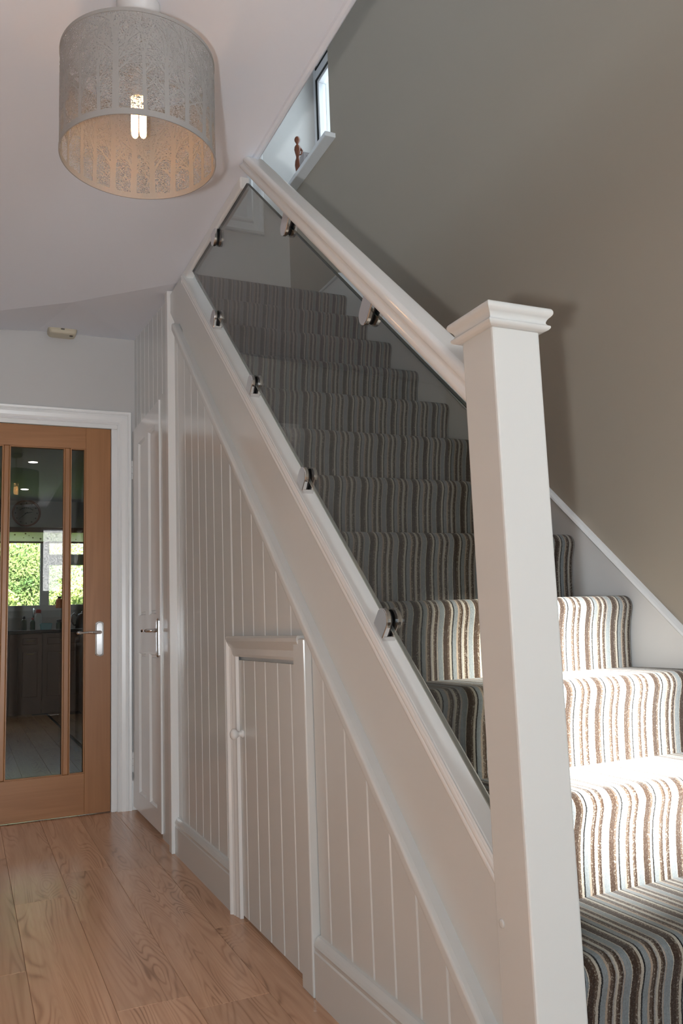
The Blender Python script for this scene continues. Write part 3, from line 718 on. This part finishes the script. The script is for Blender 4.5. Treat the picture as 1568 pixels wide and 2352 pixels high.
# outer stringer, its capping and the bead below
YE = 3.278
to_obj('stringer', prism_x([(1.152, bead_line(1.152) - .03), (YE, bead_line(YE) - .03), (YE, cap_line(YE) - .02), (1.152, cap_line(1.152) - .02)], .797, .829), M['white'], stc)
cp = [(.797, -.052), (.790, -.047), (.7865, -.040), (.7865, -.033), (.789, -.029), (.786, -.024), (.7835, -.017), (.7845, -.010), (.787, -.007), (.7845, -.003), (.787, .002), (.790, .0005), (.792, .0025), (.840, .0025), (.844, -.002), (.844, -.045), (.829, -.05)]
to_obj('capping', sweep(spline(cp[:13], 3) + cp[13:], [lambda p, y=y: (p[0], y, cap_line(y) + p[1]) for y in (1.1505, 3.24)]), M['gloss'], stc)
bp_ = [(.799, .0), (.776, .001), (.769, -.001), (.7655, -.005), (.7645, -.011), (.7645, -.027), (.767, -.033), (.780, -.036), (XP - .0005, -.036), (XP - .0005, -.03), (.799, -.028)]
to_obj('bead', sweep(bp_[:1] + spline(bp_[1:8], 3) + bp_[8:], [lambda p, y=y: (p[0], y, bead_line(y) + p[1]) for y in (1.1505, 1.21, 3.34)]), M['white'], stc)
# wall stringer with a little capping
ws = lambda y: .868 + .903 * (y - 1.562)
to_obj('wall_stringer', prism_x([(.61, .0), (1.2, .0), (3.42, ws(3.42) - .55), (4.19, 2.30), (4.19, 2.622), (3.504, 2.622)], 1.636, XW - .0004), M['trim'], stc)
to_obj('capping', sweep([(1.628, -.012), (1.625, -.006), (1.628, .0), (1.636, .003), (XW - .0004, .004), (XW - .0004, -.012)], [lambda p, y=y: (p[0], y, min(ws(y), 2.622) + p[1]) for y in (.62, 3.504, 4.19)]), M['trim'], stc)

# newel
nw = thing('newel_post', 'white square newel post with a moulded cap', 'post', (.811, 1.105, 0))
NX0, NX1, NY0, NY1 = .764, .858, 1.060, 1.150
to_obj('post', bx(NX0, NX1, NY0, NY1, 0, 1.377), M['white'], nw, bevel=.004, seg=2)
cpf = [(-.03, 1.374), (.004, 1.374), (.010, 1.3755), (.0135, 1.379), (.0135, 1.3825), (.0105, 1.3845), (.0085, 1.3875), (.0088, 1.391), (.0112, 1.395), (.0150, 1.3985), (.0175, 1.4025), (.0175, 1.4075), (.0150, 1.4115), (.010, 1.413), (-.03, 1.4135)]
bm = bmesh.new(); RR = [[bm.verts.new(p) for p in ((NX0 - o_, NY0 - o_, z), (NX1 + o_, NY0 - o_, z), (NX1 + o_, NY1 + o_, z), (NX0 - o_, NY1 + o_, z))] for o_, z in cpf[:1] + spline(cpf[1:-1], 4) + cpf[-1:]]
for a, b_ in zip(RR, RR[1:]):
    for i in range(4): bm.faces.new((a[i], a[(i + 1) % 4], b_[(i + 1) % 4], b_[i]))
bm.faces.new(RR[0]); bm.faces.new(RR[-1])
to_obj('cap', bm, M['white'], nw)
to_obj('screw_plug', lathe([(.0045, NX0 - .0026), (.0065, NX0 - .0018), (.0072, NX0 + .001)], 0, 1.133, 14, 'X', cz=.438), M['white'], nw, smooth=True)

# handrail
hr = thing('handrail', 'white moulded handrail sloping up from the newel to the ceiling', 'handrail', (.811, 1.15, 1.26))
hp_ = [(.786, .2165), (.780, .2195), (.7775, .225), (.7775, .232), (.780, .237), (.7825, .244), (.7805, .252), (.7775, .258), (.7775, .266), (.780, .273), (.786, .2785), (.794, .280), (.828, .280), (.838, .277), (.8435, .271), (.8455, .262), (.8425, .247), (.8445, .232), (.841, .222), (.834, .2165)]
hz = lambda y, t: .9055 * y + t
bm = sweep(spline(hp_, 3, True), [lambda p: (p[0], 1.1502, hz(1.1502, p[1])), lambda p: (p[0], (2.399 - p[1]) / .9055, 2.399)])
to_obj('rail', bm, M['gloss'], hr)
for pl in bpy.data.objects[hr.children[0].name].data.polygons: pl.use_smooth = False

# glass balustrade panel
gp = thing('glass_balustrade', 'clear glass balustrade panel between handrail and stringer', 'glass panel', (.811, 1.16, .55))
poly = [(1.153, .536), (1.153, 1.229), (2.42, 2.353), (3.14, 2.353)]
to_obj('pane', prism_x(poly, .8072, .8148), M['glass'], gp)
def edge_strip(a, b, w_=.0012):
    (ya, za), (yb, zb) = a, b; d = Vector((yb - ya, zb - za)).normalized(); n_ = Vector((-d.y, d.x)) * w_
    return prism_x([(ya + n_.x, za + n_.y), (yb + n_.x, zb + n_.y), (yb - n_.x, zb - n_.y), (ya - n_.x, za - n_.y)], .8068, .8152)
for a, b_ in ((poly[1], poly[2]), (poly[2], poly[3]), (poly[0], poly[3])): to_obj('glass_edge', edge_strip(a, b_), M['glintedge'] if a is poly[0] else M['glassedge'], gp)

# clamps: D-shaped plates each side of the glass
def clamp_mesh(kind):
    """Local frame: s along the rail, t away from the rail."""
    Ld, hw = (.056, .0255) if kind != 'long' else (.066, .0255)
    o = [(-hw, 0), (hw, 0)] + [(hw * cos(radians(a)), Ld - hw + hw * sin(radians(a))) for a in range(0, 181, 15)]
    return o
def make_clamp(y, z, ang, label, grp, kind='d', foot=True):
    t = thing('glass_clamp', label, 'clamp', (.811, y, z), grp)
    ca, sa = cos(ang), sin(ang)
    def place(p): return (y + p[0] * ca - p[1] * sa, z + p[0] * sa + p[1] * ca)
    out = clamp_mesh(kind)
    for x0, x1, m_, nm in ((.7925, .8040, 'chrome', 'plate'), (.8040, .8072, 'gasket', 'gasket'), (.8148, .8175, 'gasket', 'gasket'), (.8175, .8285, 'chrome', 'plate')):
        sc_ = .93 if m_ == 'gasket' else 1.0
        to_obj(nm, prism_x([place((p[0] * sc_, p[1] * sc_)) for p in out], x0, x1), M[m_], t, bevel=.0022 if m_ == 'chrome' else 0, seg=3)
    if foot:
        b = [(-.0258, -.006), (.0258, -.006), (.0258, .0070), (-.0258, .0070)]
        to_obj('foot', prism_x([place(p) for p in b], .7955, .8260), M['chrome'], t, bevel=.001)
    c_ = place((0, Ld_(kind)))
    to_obj('grub_screw', lathe([(.0045, .8280), (.0052, .8310), (.0042, .8350), (.0015, .836)], 0, c_[0], 12, 'X', cz=c_[1]), M['chrome'], t, smooth=True)
    return t
def Ld_(k): return .027
TH = math.atan(.9055)
GRP = 'chrome clamps holding the glass'
low = [(1.575, 'nearest chrome clamp on the stringer, its plate reflecting dark', 'd'), (2.000, 'second chrome clamp up the stringer from the newel', 'd'),
       (2.415, 'third chrome clamp up the stringer from the newel', 'd'), (2.822, 'highest chrome clamp on the stringer, near the boarding top', 'd')]
for y, lab, k in low: make_clamp(y, cap_line(y) + .0114, TH, lab, GRP)
for y, lab in ((1.552, 'chrome clamp under the handrail nearest the newel'), (2.035, 'upper chrome clamp under the handrail near the ceiling')):
    make_clamp(y, hz(y, .2158), TH + PI, lab, GRP, 'long', False)
make_clamp(2.785, 2.357, PI, 'chrome clamp under the ceiling batten at the glass top', GRP, 'd', False)

# panelled bulkhead cupboard door on the landing wall
bd = thing('wall_cupboard', 'white moulded cupboard door high on the landing wall', 'cupboard', (1.2, YF, 3.1))
def framed(x0, x1, z0, z1):
    bm = bmesh.new(); rings = []
    for ins, dep in ((0, 0), (0, .022), (.008, .030), (.018, .028), (.026, .012), (.060, .012), (.066, .026), (.076, .030), (.086, .018), (.096, .002)):
        rings.append([bm.verts.new((x, YF - dep, z)) for x, z in ((x0 + ins, z0 + ins), (x1 - ins, z0 + ins), (x1 - ins, z1 - ins), (x0 + ins, z1 - ins))])
    for a, b in zip(rings, rings[1:]):
        for i in range(4): bm.faces.new((a[i], a[(i + 1) % 4], b[(i + 1) % 4], b[i]))
    bm.faces.new(rings[-1])
    return bm
to_obj('door', framed(.93, 1.492, 3.112, 4.30), M['trim'], bd)

# ================================================================== LAMP
LX, LY, LZB, LZT, LR = .344, 1.822, 2.000, 2.251, .1775
lp = thing('pendant_lamp', 'round grey pendant lampshade cut with bare trees, bulb lit', 'lamp', (LX, LY, ZC))
to_obj('ceiling_rose', lathe([(.052, ZC), (.052, ZC - .006), (.049, ZC - .016), (.040, ZC - .030), (.037, ZC - .034), (.012, ZC - .042)], LX, LY, 32), M['plasticw'], lp, smooth=True)
to_obj('cord', tube([(LX, LY, ZC - .04), (LX, LY, 2.245)], .0035, 8), M['plasticw'], lp)
to_obj('bulb_holder', lathe([(.010, 2.262), (.017, 2.256), (.019, 2.246), (.019, 2.228), (.024, 2.226), (.024, 2.218), (.0165, 2.216), (.0165, 2.196), (.019, 2.195), (.021, 2.175), (.021, 2.155), (.016, 2.152)], LX, LY, 24), M['plasticw'], lp, smooth=True)
bt = bmesh.new(); wx = Vector((cos(.35), -sin(.35), 0))
for sgn in (-1, 1):
    cc = Vector((LX, LY, 0)) + wx * (.0095 * sgn); wy = Vector((sin(.35), cos(.35), 0))
    pts = [cc + wy * -.009 + Vector((0, 0, 2.155)), cc + wy * -.009 + Vector((0, 0, 2.075))]
    pts += [cc + wy * (-.009 * cos(PI * k / 6)) + Vector((0, 0, 2.075 - .010 * sin(PI * k / 6))) for k in range(1, 6)]
    pts += [cc + wy * .009 + Vector((0, 0, 2.075)), cc + wy * .009 + Vector((0, 0, 2.155))]
    tube(pts, .0072, 10, bt)
to_obj('bulb', bt, M['bulb'], lp, smooth=True)
# shade sheet with UVs
bm = bmesh.new(); uvl = bm.loops.layers.uv.new('UVMap'); NS = 96; ROW = [LZB + .004, LZT - .004]
V = [[bm.verts.new((LX + LR * cos(2 * PI * k / NS), LY + LR * sin(2 * PI * k / NS), z)) for k in range(NS)] for z in ROW]
for k in range(NS):
    f = bm.faces.new((V[0][k], V[0][(k + 1) % NS], V[1][(k + 1) % NS], V[1][k]))
    for lpn, (u_, v_) in zip(f.loops, ((k / NS, 0), ((k + 1) / NS, 0), ((k + 1) / NS, 1), (k / NS, 1))): lpn[uvl].uv = (u_, v_)
shd = to_obj('lamp_shade', bm, M['shade'], lp, smooth=True)
def ring(z0, z1, r0, r1):
    bm = bmesh.new(); n = 96
    q = [[bm.verts.new((LX + r * cos(2 * PI * k / n), LY + r * sin(2 * PI * k / n), z)) for k in range(n)] for r, z in ((r0, z0), (r1, z0), (r1, z1), (r0, z1))]
    for a, b in zip(q, q[1:] + q[:1]):
        for k in range(n): bm.faces.new((a[k], a[(k + 1) % n], b[(k + 1) % n], b[k]))
    return bm
to_obj('rim', ring(LZB, LZB + .007, LR - .0012, LR + .0015), M['steel'], shd, smooth=False)
to_obj('rim', ring(LZT - .008, LZT, LR - .0012, LR + .0015), M['steel'], shd, smooth=False)
# bare trees left standing in the sheet
bm = bmesh.new()
def strip(u0, v0, u1, v1, w0, w1):
    """A flat tapering twig lying in the sheet; u in metres round the shade, v in metres up."""
    n = max(1, int(abs(u1 - u0) / .012) + 1)
    d = Vector((u1 - u0, v1 - v0)); 
    if d.length < 1e-6: return
    nn = Vector((-d.y, d.x)).normalized()
    prev = None
    for i in range(n + 1):
        t = i / n; c = Vector((u0, v0)) + d * t; wd = (w0 + (w1 - w0) * t) / 2
        row = []
        for rr in (LR + .0006, LR - .0006):
            for s in (1, -1):
                p = c + nn * wd * s; a = p.x / LR
                row.append(bm.verts.new((LX + rr * cos(a), LY + rr * sin(a), LZB + min(max(p.y, .002), LZT - LZB - .002))))
        if prev:
            bm.faces.new((prev[0], prev[1], row[1], row[0])); bm.faces.new((prev[2], row[2], row[3], prev[3]))
            bm.faces.new((prev[0], row[0], row[2], prev[2])); bm.faces.new((prev[1], prev[3], row[3], row[1]))
        prev = row
CIRC = 2 * PI * LR; rnd = random.Random(11)
def branch(u, v, ang, ln, wd, dep):
    u1 = u + ln * sin(ang); v1 = min(v + ln * cos(ang), LZT - LZB - .012)
    strip(u, v, u1, v1, wd, wd * .55)
    if dep > 0:
        for _ in range(3 if dep > 1 else 2):
            t = rnd.uniform(.3, 1); s = rnd.choice((-1, 1))
            branch(u + (u1 - u) * t, v + (v1 - v) * t, ang + s * rnd.uniform(.3, .75), ln * rnd.uniform(.5, .75), wd * .55, dep - 1)
NT = 22
for i in range(NT):
    u = CIRC * (i + rnd.uniform(-.18, .18)) / NT; hgt = rnd.uniform(.12, .19); wd = rnd.choice((.009, .012, .016, .019))
    strip(u, .0, u + rnd.uniform(-.004, .004), hgt, wd, wd * .75)
    strip(u, .0, u, .012, wd * 1.25, wd)
    for s in (-1, 1):
        for _ in range(4):
            v = rnd.uniform(.3, .98) * hgt
            branch(u, v, s * rnd.uniform(.35, .95), rnd.uniform(.03, .07), wd * .30, 2)
    branch(u, hgt - .004, rnd.uniform(-.25, -.1), .07, wd * .5, 2); branch(u, hgt - .004, rnd.uniform(.1, .25), .06, wd * .5, 2)
strip(0, .010, CIRC, .010, .010, .010)
to_obj('tree_cutout', bm, M['steel'], shd)
sp_ = bmesh.new()
for k in range(3):
    a = 2 * PI * k / 3 + .4
    tube([(LX + .024 * cos(a), LY + .024 * sin(a), 2.222), (LX + .07 * cos(a), LY + .07 * sin(a), 2.238), (LX + (LR - .001) * cos(a), LY + (LR - .001) * sin(a), LZT - .004)], .0022, 6, sp_)
for k in range(24):
    a, b_ = 2 * PI * k / 24, 2 * PI * (k + 1) / 24
    tube([(LX + .0225 * cos(a), LY + .0225 * sin(a), 2.222), (LX + .0225 * cos(b_), LY + .0225 * sin(b_), 2.222)], .003, 6, sp_)
to_obj('spider_ring', sp_, M['steel'], shd)

# ================================================================== detector
dt = thing('smoke_detector', 'small beige alarm box on the ceiling by the kitchen wall', 'detector', (.424, 4.39, 2.50))
bm = bmesh.new()
def rbox(cx, cy, hx, hy, r, z, n=4):
    o = []
    for qx, qy, a0 in ((1, 1, 0), (-1, 1, 90), (-1, -1, 180), (1, -1, 270)):
        for k in range(n + 1):
            a = radians(a0 + 90 * k / n); o.append((cx + qx * (hx - r) + r * cos(a), cy + qy * (hy - r) + r * sin(a), z))
    return o
RR = [[bm.verts.new(p) for p in rbox(.424, 4.385, hx, hy, r, z)] for hx, hy, r, z in ((.070, .050, .016, 2.505), (.072, .052, .018, 2.490), (.071, .051, .018, 2.478), (.064, .044, .016, 2.466), (.055, .036, .014, 2.462))]
for a, b_ in zip(RR, RR[1:]):
    n = len(a)
    for i in range(n): bm.faces.new((a[i], a[(i + 1) % n], b_[(i + 1) % n], b_[i]))
bm.faces.new(RR[0]); bm.faces.new(RR[-1])
to_obj('housing', bm, M['beige'], dt, smooth=False)
to_obj('test_button', lathe([(.009, 2.464), (.009, 2.4595), (.006, 2.458)], .468, 4.365, 14), M['beiged'], dt)
to_obj('vent_slot', bx(.414, .432, 4.331, 4.335, 2.480, 2.486), M['beiged'], dt)

# ================================================================== KITCHEN
bm = bmesh.new(); wall_with_holes_y(-1.6, 3.1, 0, 2.62, YB, YB + .2, [(-.60, 1.52, 1.24, 2.24)], bm)
struct('wall_kitchen', bm, M['cream'], 'kitchen wall with the garden window', 'wall')
struct('wall_kitchen_left', bx(-1.7, -1.6, YK, YB + .2, 0, 2.62), M['cream'], 'left kitchen wall out of sight', 'wall')
struct('wall_kitchen_right', bx(3.0, 3.1, YK, YB + .2, 0, 2.62), M['cream'], 'right kitchen wall out of sight', 'wall')
struct('ceiling_kitchen', bx(-1.7, 3.1, YK + .12, YB + .2, 2.60, 2.72), M['ceil'], 'kitchen ceiling seen through the glazed door', 'ceiling')
struct('trim_7', bx(-1.6, 3.0, YB - .012, YB, 1.13, 1.235), M['tile'], 'white tiled sill strip under the kitchen window', 'trim')
kw = struct_empty('window_2', (.46, YB, 1.24), 'white framed kitchen window looking onto the garden', 'window')
ya, yb = YB + .09, YB + .15
for a in ((-.60, -.55, 1.24, 2.24), (1.47, 1.52, 1.24, 2.24), (-.55, 1.47, 1.24, 1.285), (-.55, 1.47, 2.20, 2.24), (.835, .945, 1.285, 2.20), (.945, 1.47, 1.79, 1.93)):
    to_obj('frame', bx(a[0], a[1], ya, yb, a[2], a[3]), M['upvc'], kw, bevel=.004)
for a in ((-.55, .835, 1.285, 2.20), (.945, 1.47, 1.285, 1.79), (.945, 1.47, 1.93, 2.20)):
    to_obj('pane', bx(a[0], a[1], YB + .118, YB + .122, a[2], a[3]), M['winpane'], kw)
to_obj('window_sill', bx(-.60, 1.52, YB - .03, YB + .09, 1.215, 1.24), M['upvc'], kw)
rb_ = thing('roller_blind', 'rolled-up cream patterned blind over the kitchen window', 'blind', (.46, YB - .04, 2.08))
to_obj('fabric', bx(-.62, 1.55, YB - .040, YB - .036, 2.065, 2.20), M['blind'], rb_)
to_obj('pelmet', bx(-.64, 1.57, YB - .07, YB - .002, 2.195, 2.255), M['walnut'], rb_, bevel=.004)
to_obj('bottom_bar', lathe([(.012, -.62), (.012, 1.55)], 0, YB - .04, 10, 'X', cz=2.068), M['blossom'], rb_)
q = bmesh.new(); r2 = random.Random(3)
for k in range(26):
    x = r2.uniform(-.55, 1.5); z = r2.uniform(2.10, 2.185); s = r2.uniform(.006, .014)
    lathe([(s, YB - .0405), (s * .9, YB - .0415)], x, 0, 7, 'Y', q, z)
pr = to_obj('printed_motif', q, M['blossom'], rb_); pr['kind'] = 'stuff'
# clock
ck = thing('wall_clock', 'round cream clock with a terracotta rim on the kitchen wall', 'clock', (.655, YB, 2.44))
cx_, cz_ = .655, 2.44
to_obj('rim', lathe([(.172, YB), (.172, YB - .022), (.166, YB - .030), (.152, YB - .030), (.148, YB - .014), (.148, YB)], cx_, 0, 40, 'Y', cz=cz_), M['clockrim'], ck, smooth=False)
to_obj('face', lathe([(.148, YB - .008), (.148, YB - .012)], cx_, 0, 40, 'Y', cz=cz_), M['clockface'], ck)
for k in range(12):
    a = 2 * PI * k / 12; p = Vector((cx_ + .128 * sin(a), 0, cz_ + .128 * cos(a)))
    to_obj('hour_mark', lathe([(.009, YB - .0118), (.009, YB - .0135)], p.x, 0, 6, 'Y', cz=p.z), M['ink'], ck)
def hand(ang, ln, wd, nm, y):
    d = Vector((sin(ang), cos(ang))); n_ = Vector((d.y, -d.x)); c0 = Vector((cx_, cz_))
    pts = [c0 - d * .02 + n_ * wd, c0 + d * ln + n_ * wd * .4, c0 + d * ln - n_ * wd * .4, c0 - d * .02 - n_ * wd]
    bm = bmesh.new(); A = [bm.verts.new((p.x, y, p.y)) for p in pts]; B = [bm.verts.new((p.x, y - .002, p.y)) for p in pts]
    bm.faces.new(A); bm.faces.new(B[::-1])
    for i in range(4): bm.faces.new((A[i], A[(i + 1) % 4], B[(i + 1) % 4], B[i]))
    to_obj(nm, bm, M['ink'], ck)
hand(radians(78), .078, .006, 'hour_hand', YB - .014); hand(radians(228), .115, .0045, 'minute_hand', YB - .017)
q = bmesh.new()
for k in range(9):    # arched line of lettering, too small to read
    a = radians(-60 + 15 * k); bx(cx_ + .085 * sin(a) - .006, cx_ + .085 * sin(a) + .006, YB - .0135, YB - .0118, cz_ + .02 + .045 * cos(a) - .006, cz_ + .02 + .045 * cos(a) + .006, q)
to_obj('dial_marking', q, M['ink'], ck)
# downlights
for (x, y, lab) in ((.56, 8.47, 'recessed ceiling light in the kitchen nearer the door'), (.58, 10.10, 'recessed ceiling light in the kitchen nearer the clock')):
    t = thing('downlight', lab, 'ceiling light', (x, y, 2.60), 'kitchen downlights')
    to_obj('bezel', lathe([(.052, 2.60), (.052, 2.596), (.044, 2.594), (.044, 2.60)], x, y, 24), M['plasticw'], t)
    to_obj('lens', lathe([(.044, 2.599), (.044, 2.5955)], x, y, 24), M['downlight'], t)
# base units
YC = YB - .60
def unit(x0, x1, label, drawer=True):
    t = thing('base_cabinet', label, 'cabinet', ((x0 + x1) / 2, YC + .3, 0), 'brown kitchen base units')
    to_obj('carcass', bx(x0, x1, YC + .02, YB - .012, .15, .93), M['walnut'], t)
    to_obj('plinth', bx(x0, x1, YC + .05, YC + .07, 0, .15), M['walnut'], t)
    def front(nm, za, zb):
        d = panel_front(x0 + .004, x1 - .004, za, zb)
        return to_obj(nm, d, M['walnut'], t)
    def panel_front(xa, xb, za, zb):
        bm = bmesh.new(); rings = []
        for ins, dep in ((0, .0), (0, .02), (.045, .02), (.052, .012)):
            rings.append([bm.verts.new((x, YC + .02 - dep, z)) for x, z in ((xa + ins, za + ins * .8), (xb - ins, za + ins * .8), (xb - ins, zb - ins * .8), (xa + ins, zb - ins * .8))])
        for a, b in zip(rings, rings[1:]):
            for i in range(4): bm.faces.new((a[i], a[(i + 1) % 4], b[(i + 1) % 4], b[i]))
        bm.faces.new(rings[-1]); return bm
    xm = (x0 + x1) / 2
    dr = front('drawer', .765, .915)
    to_obj('handle', tube([(xm - .045, YC, .85), (xm - .035, YC - .022, .845), (xm + .035, YC - .022, .845), (xm + .045, YC, .85)], .005, 8), M['brass'], dr, smooth=True)
    do = front('door', .165, .755)
    to_obj('handle', tube([(xm - .045, YC, .70), (xm - .035, YC - .022, .695), (xm + .035, YC - .022, .695), (xm + .045, YC, .70)], .005, 8), M['brass'], do, smooth=True)
unit(-.46, .02, 'brown base unit mostly hidden left of the table leg'); unit(.025, .455, 'brown base unit left of the dark end panel'); unit(.55, .818, 'narrow brown base unit right of the dark end panel')
unit(.822, 1.29, 'wide brown base unit behind the right muntin'); unit(1.295, 1.77, 'brown base unit behind the door stile')
ep = to_obj('end_panel', bx(.458, .547, YC - .02, YB - .012, 0, .93), M['walnut'], bevel=.003); tag(ep, 'dark brown upright panel between two base units', 'panel')
wt = to_obj('worktop', bx(-.6, 1.9, YC - .03, YB - .012, .932, .972), M['worktop'], bevel=.004); tag(wt, 'black polished worktop on the brown units', 'worktop')
# things on the worktop and sill
def swan_tap(x, y, label):
    t = thing('kitchen_tap', label, 'tap', (x, y, .972), 'chrome swan neck taps')
    pts = [(x, y, .972), (x, y, 1.16)] + [(x, y - .07 + .07 * cos(PI * k / 8), 1.16 + .07 * sin(PI * k / 8)) for k in range(1, 9)] + [(x, y - .14, 1.12)]
    to_obj('spout', tube(pts, .011, 10), M['chrome'], t, smooth=True)
    to_obj('base', lathe([(.026, .972), (.026, .982), (.018, 1.0), (.018, 1.03)], x, y, 16), M['chrome'], t, smooth=True)
swan_tap(.43, 10.80, 'chrome swan-neck tap at left of the worktop'); swan_tap(.745, 10.86, 'chrome swan-neck tap behind the white bottle')
def bottle(nm, x, y, z, r, h, mat, capm, label, cat='bottle', capr=.45):
    t = thing(nm, label, cat, (x, y, z))
    to_obj('body', lathe([(r * .9, z), (r, z + .01), (r, z + h * .62), (r * .82, z + h * .74), (r * .45, z + h * .82)], x, y, 18), M[mat], t, smooth=True)
    to_obj('cap', lathe([(r * capr, z + h * .82), (r * capr, z + h * .97), (r * capr * .7, z + h)], x, y, 14), M[capm], t, smooth=True)
    return t
bottle('spray_bottle', .79, 10.68, .972, .042, .25, 'plasticw', 'red', 'white cleaning bottle with a red cap on the worktop', capr=.75)
bottle('soap_bottle', 1.065, YB - .06 + .09, 1.24, .045, .15, 'orange', 'black', 'orange soap bottle standing on the window sill')
bottle('oil_bottle', .63, 10.72, .972, .034, .17, 'green', 'black', 'dark green bottle beside the taps')
bottle('sauce_bottle', .72, 10.60, .972, .030, .15, 'green', 'red', 'short green bottle in front of the white bottle')
bottle('spice_jar', 1.13, 10.74, .972, .036, .14, 'clockrim', 'red', 'brown jar with a red lid left of the kettle', 'jar', .8)
bottle('pepper_jar', 1.03, 10.70, .972, .034, .12, 'green', 'black', 'dark jar right of the turquoise tub', 'jar', .8)
tb_ = thing('plastic_tub', 'turquoise plastic tub on the worktop edge', 'tub', (.86, 10.46, .972))
bm = bmesh.new(); RR = [[bm.verts.new(p) for p in rbox(.86, 10.46, hx, hy, .012, z)] for hx, hy, z in ((.058, .04, .972), (.066, .046, 1.03), (.069, .049, 1.032), (.069, .049, 1.042), (.060, .042, 1.05))]
for a, b_ in zip(RR, RR[1:]):
    n = len(a)
    for i in range(n): bm.faces.new((a[i], a[(i + 1) % n], b_[(i + 1) % n], b_[i]))
bm.faces.new(RR[0]); bm.faces.new(RR[-1])
to_obj('body', bm, M['cyan'], tb_)
kt = thing('kettle', 'black and chrome kettle at the right of the worktop', 'kettle', (1.31, 10.72, .972))
to_obj('body', lathe([(.085, .972), (.088, .985), (.080, 1.06), (.066, 1.13), (.050, 1.155), (.02, 1.165)], 1.31, 10.72, 24), M['black'], kt, smooth=True)
to_obj('lid', lathe([(.018, 1.163), (.016, 1.175), (.012, 1.185)], 1.31, 10.72, 12), M['chrome'], kt, smooth=True)
to_obj('handle', tube([(1.245, 10.72, 1.13), (1.21, 10.72, 1.165), (1.185, 10.72, 1.14), (1.185, 10.72, 1.06), (1.21, 10.72, 1.02), (1.232, 10.72, 1.02)], .011, 10), M['chrome'], kt, smooth=True)

# ================================================================== statue on the landing sill
sz = WZ0
fx, fy = 1.632, 3.985; K = .70
st_ = thing('wooden_statue', 'slender reddish carved wooden figure standing on the landing sill', 'statue', (fx, fy, sz))
sp2 = [(.010, .0), (.016, .004), (.013, .03), (.020, .07), (.026, .11), (.022, .15), (.015, .17), (.013, .185), (.020, .215), (.027, .245), (.024, .270), (.012, .288), (.008, .295), (.013, .305), (.022, .322), (.023, .338), (.016, .354), (.006, .360)]
to_obj('body', lathe([(r * K, sz + t * K) for r, t in sp2], fx, fy, 16), M['mahog'], st_, smooth=True)
to_obj('arm', tube([(fx + dx * K, fy + dy * K, sz + dz * K) for dx, dy, dz in ((.018, -.008, .262), (.034, -.016, .235), (.026, -.02, .205), (.010, -.018, .195))], [.0055, .0055, .005, .0035], 8), M['mahog'], st_, smooth=True)
gb = thing('gift_box', 'small grey box printed with mauve marks beside the wooden figure', 'box', (1.652, 3.90, sz))
to_obj('box', bx(1.620, 1.690, 3.87, 3.93, sz, sz + .095), M['patbox'], gb, bevel=.002)
for k, (a, b_, r_) in enumerate(((.3, .75, .006), (.62, .85, .008), (.55, .5, .006), (.82, .66, .005), (.2, .4, .004))):
    to_obj('print', lathe([(r_, 3.8702), (r_ * .8, 3.8692)], 1.620 + .07 * a, 0, 8, 'Y', cz=sz + .095 * b_), M['patink'], gb)

# ================================================================== garden
gd = to_obj('lawn', bx(-14, 14, YB + .3, 40, -.25, -.125), M['grass']); tag(gd, 'green lawn beyond the kitchen window', 'lawn', kind='stuff')
rg = random.Random(5)
def bush(x, y, z, r, n, mat, label):
    t = thing('garden_bush', label, 'bush', (x, y, -.1), 'bushes beyond the kitchen window')
    to_obj('trunk', tube([(x, y, -.1), (x + .05, y, z * .4), (x, y, z)], [.09, .06, .02], 8), M['bark'], t)
    bm = bmesh.new()
    for _ in range(n):
        d = Vector((rg.gauss(0, 1), rg.gauss(0, 1), rg.gauss(0, 1))).normalized() * r * (rg.random() ** .4)
        c = Vector((x, y, z)) + Vector((d.x, d.y, d.z * 1.1)); s = rg.uniform(.018, .042)
        a = Vector((rg.gauss(0, 1), rg.gauss(0, 1), rg.gauss(0, 1))).normalized(); b = a.orthogonal().normalized()
        vs = [bm.verts.new(c + a * s * 1.3), bm.verts.new(c + b * s * .6), bm.verts.new(c - a * s * 1.3), bm.verts.new(c - b * s * .6)]
        bm.faces.new(vs)
    o = bpy.data.meshes.new('leaves'); bm.to_mesh(o); bm.free()
    lo = bpy.data.objects.new('leaves', o); C.objects.link(lo); o.materials.append(M[mat]); lo.parent = t; lo.location = -t.location; lo['kind'] = 'stuff'
bush(.12, 14.6, 1.05, .78, 7600, 'leaf1', 'bright yellow-green bush at left of the kitchen window')
bush(1.78, 14.6, 1.00, .78, 7600, 'leaf1', 'yellow-green bush at right of the kitchen window')
bush(.95, 16.5, 1.65, .90, 9000, 'leaf2', 'dark green bush behind the window mullion')
bush(2.85, 16.7, 1.70, .88, 5000, 'leaf2', 'dark bush at far right beyond the window')
bush(-.95, 16.7, 1.60, .88, 3600, 'leaf2', 'dark bush at far left beyond the window')
bush(1.25, 19.2, 2.30, 1.30, 11000, 'leaf1', 'far pale green tree beyond the kitchen window')
fn = to_obj('garden_fence', bx(-3, 6, 21.6, 21.65, -.1, 1.5), M['bark']); tag(fn, 'brown garden fence behind the bushes', 'fence')
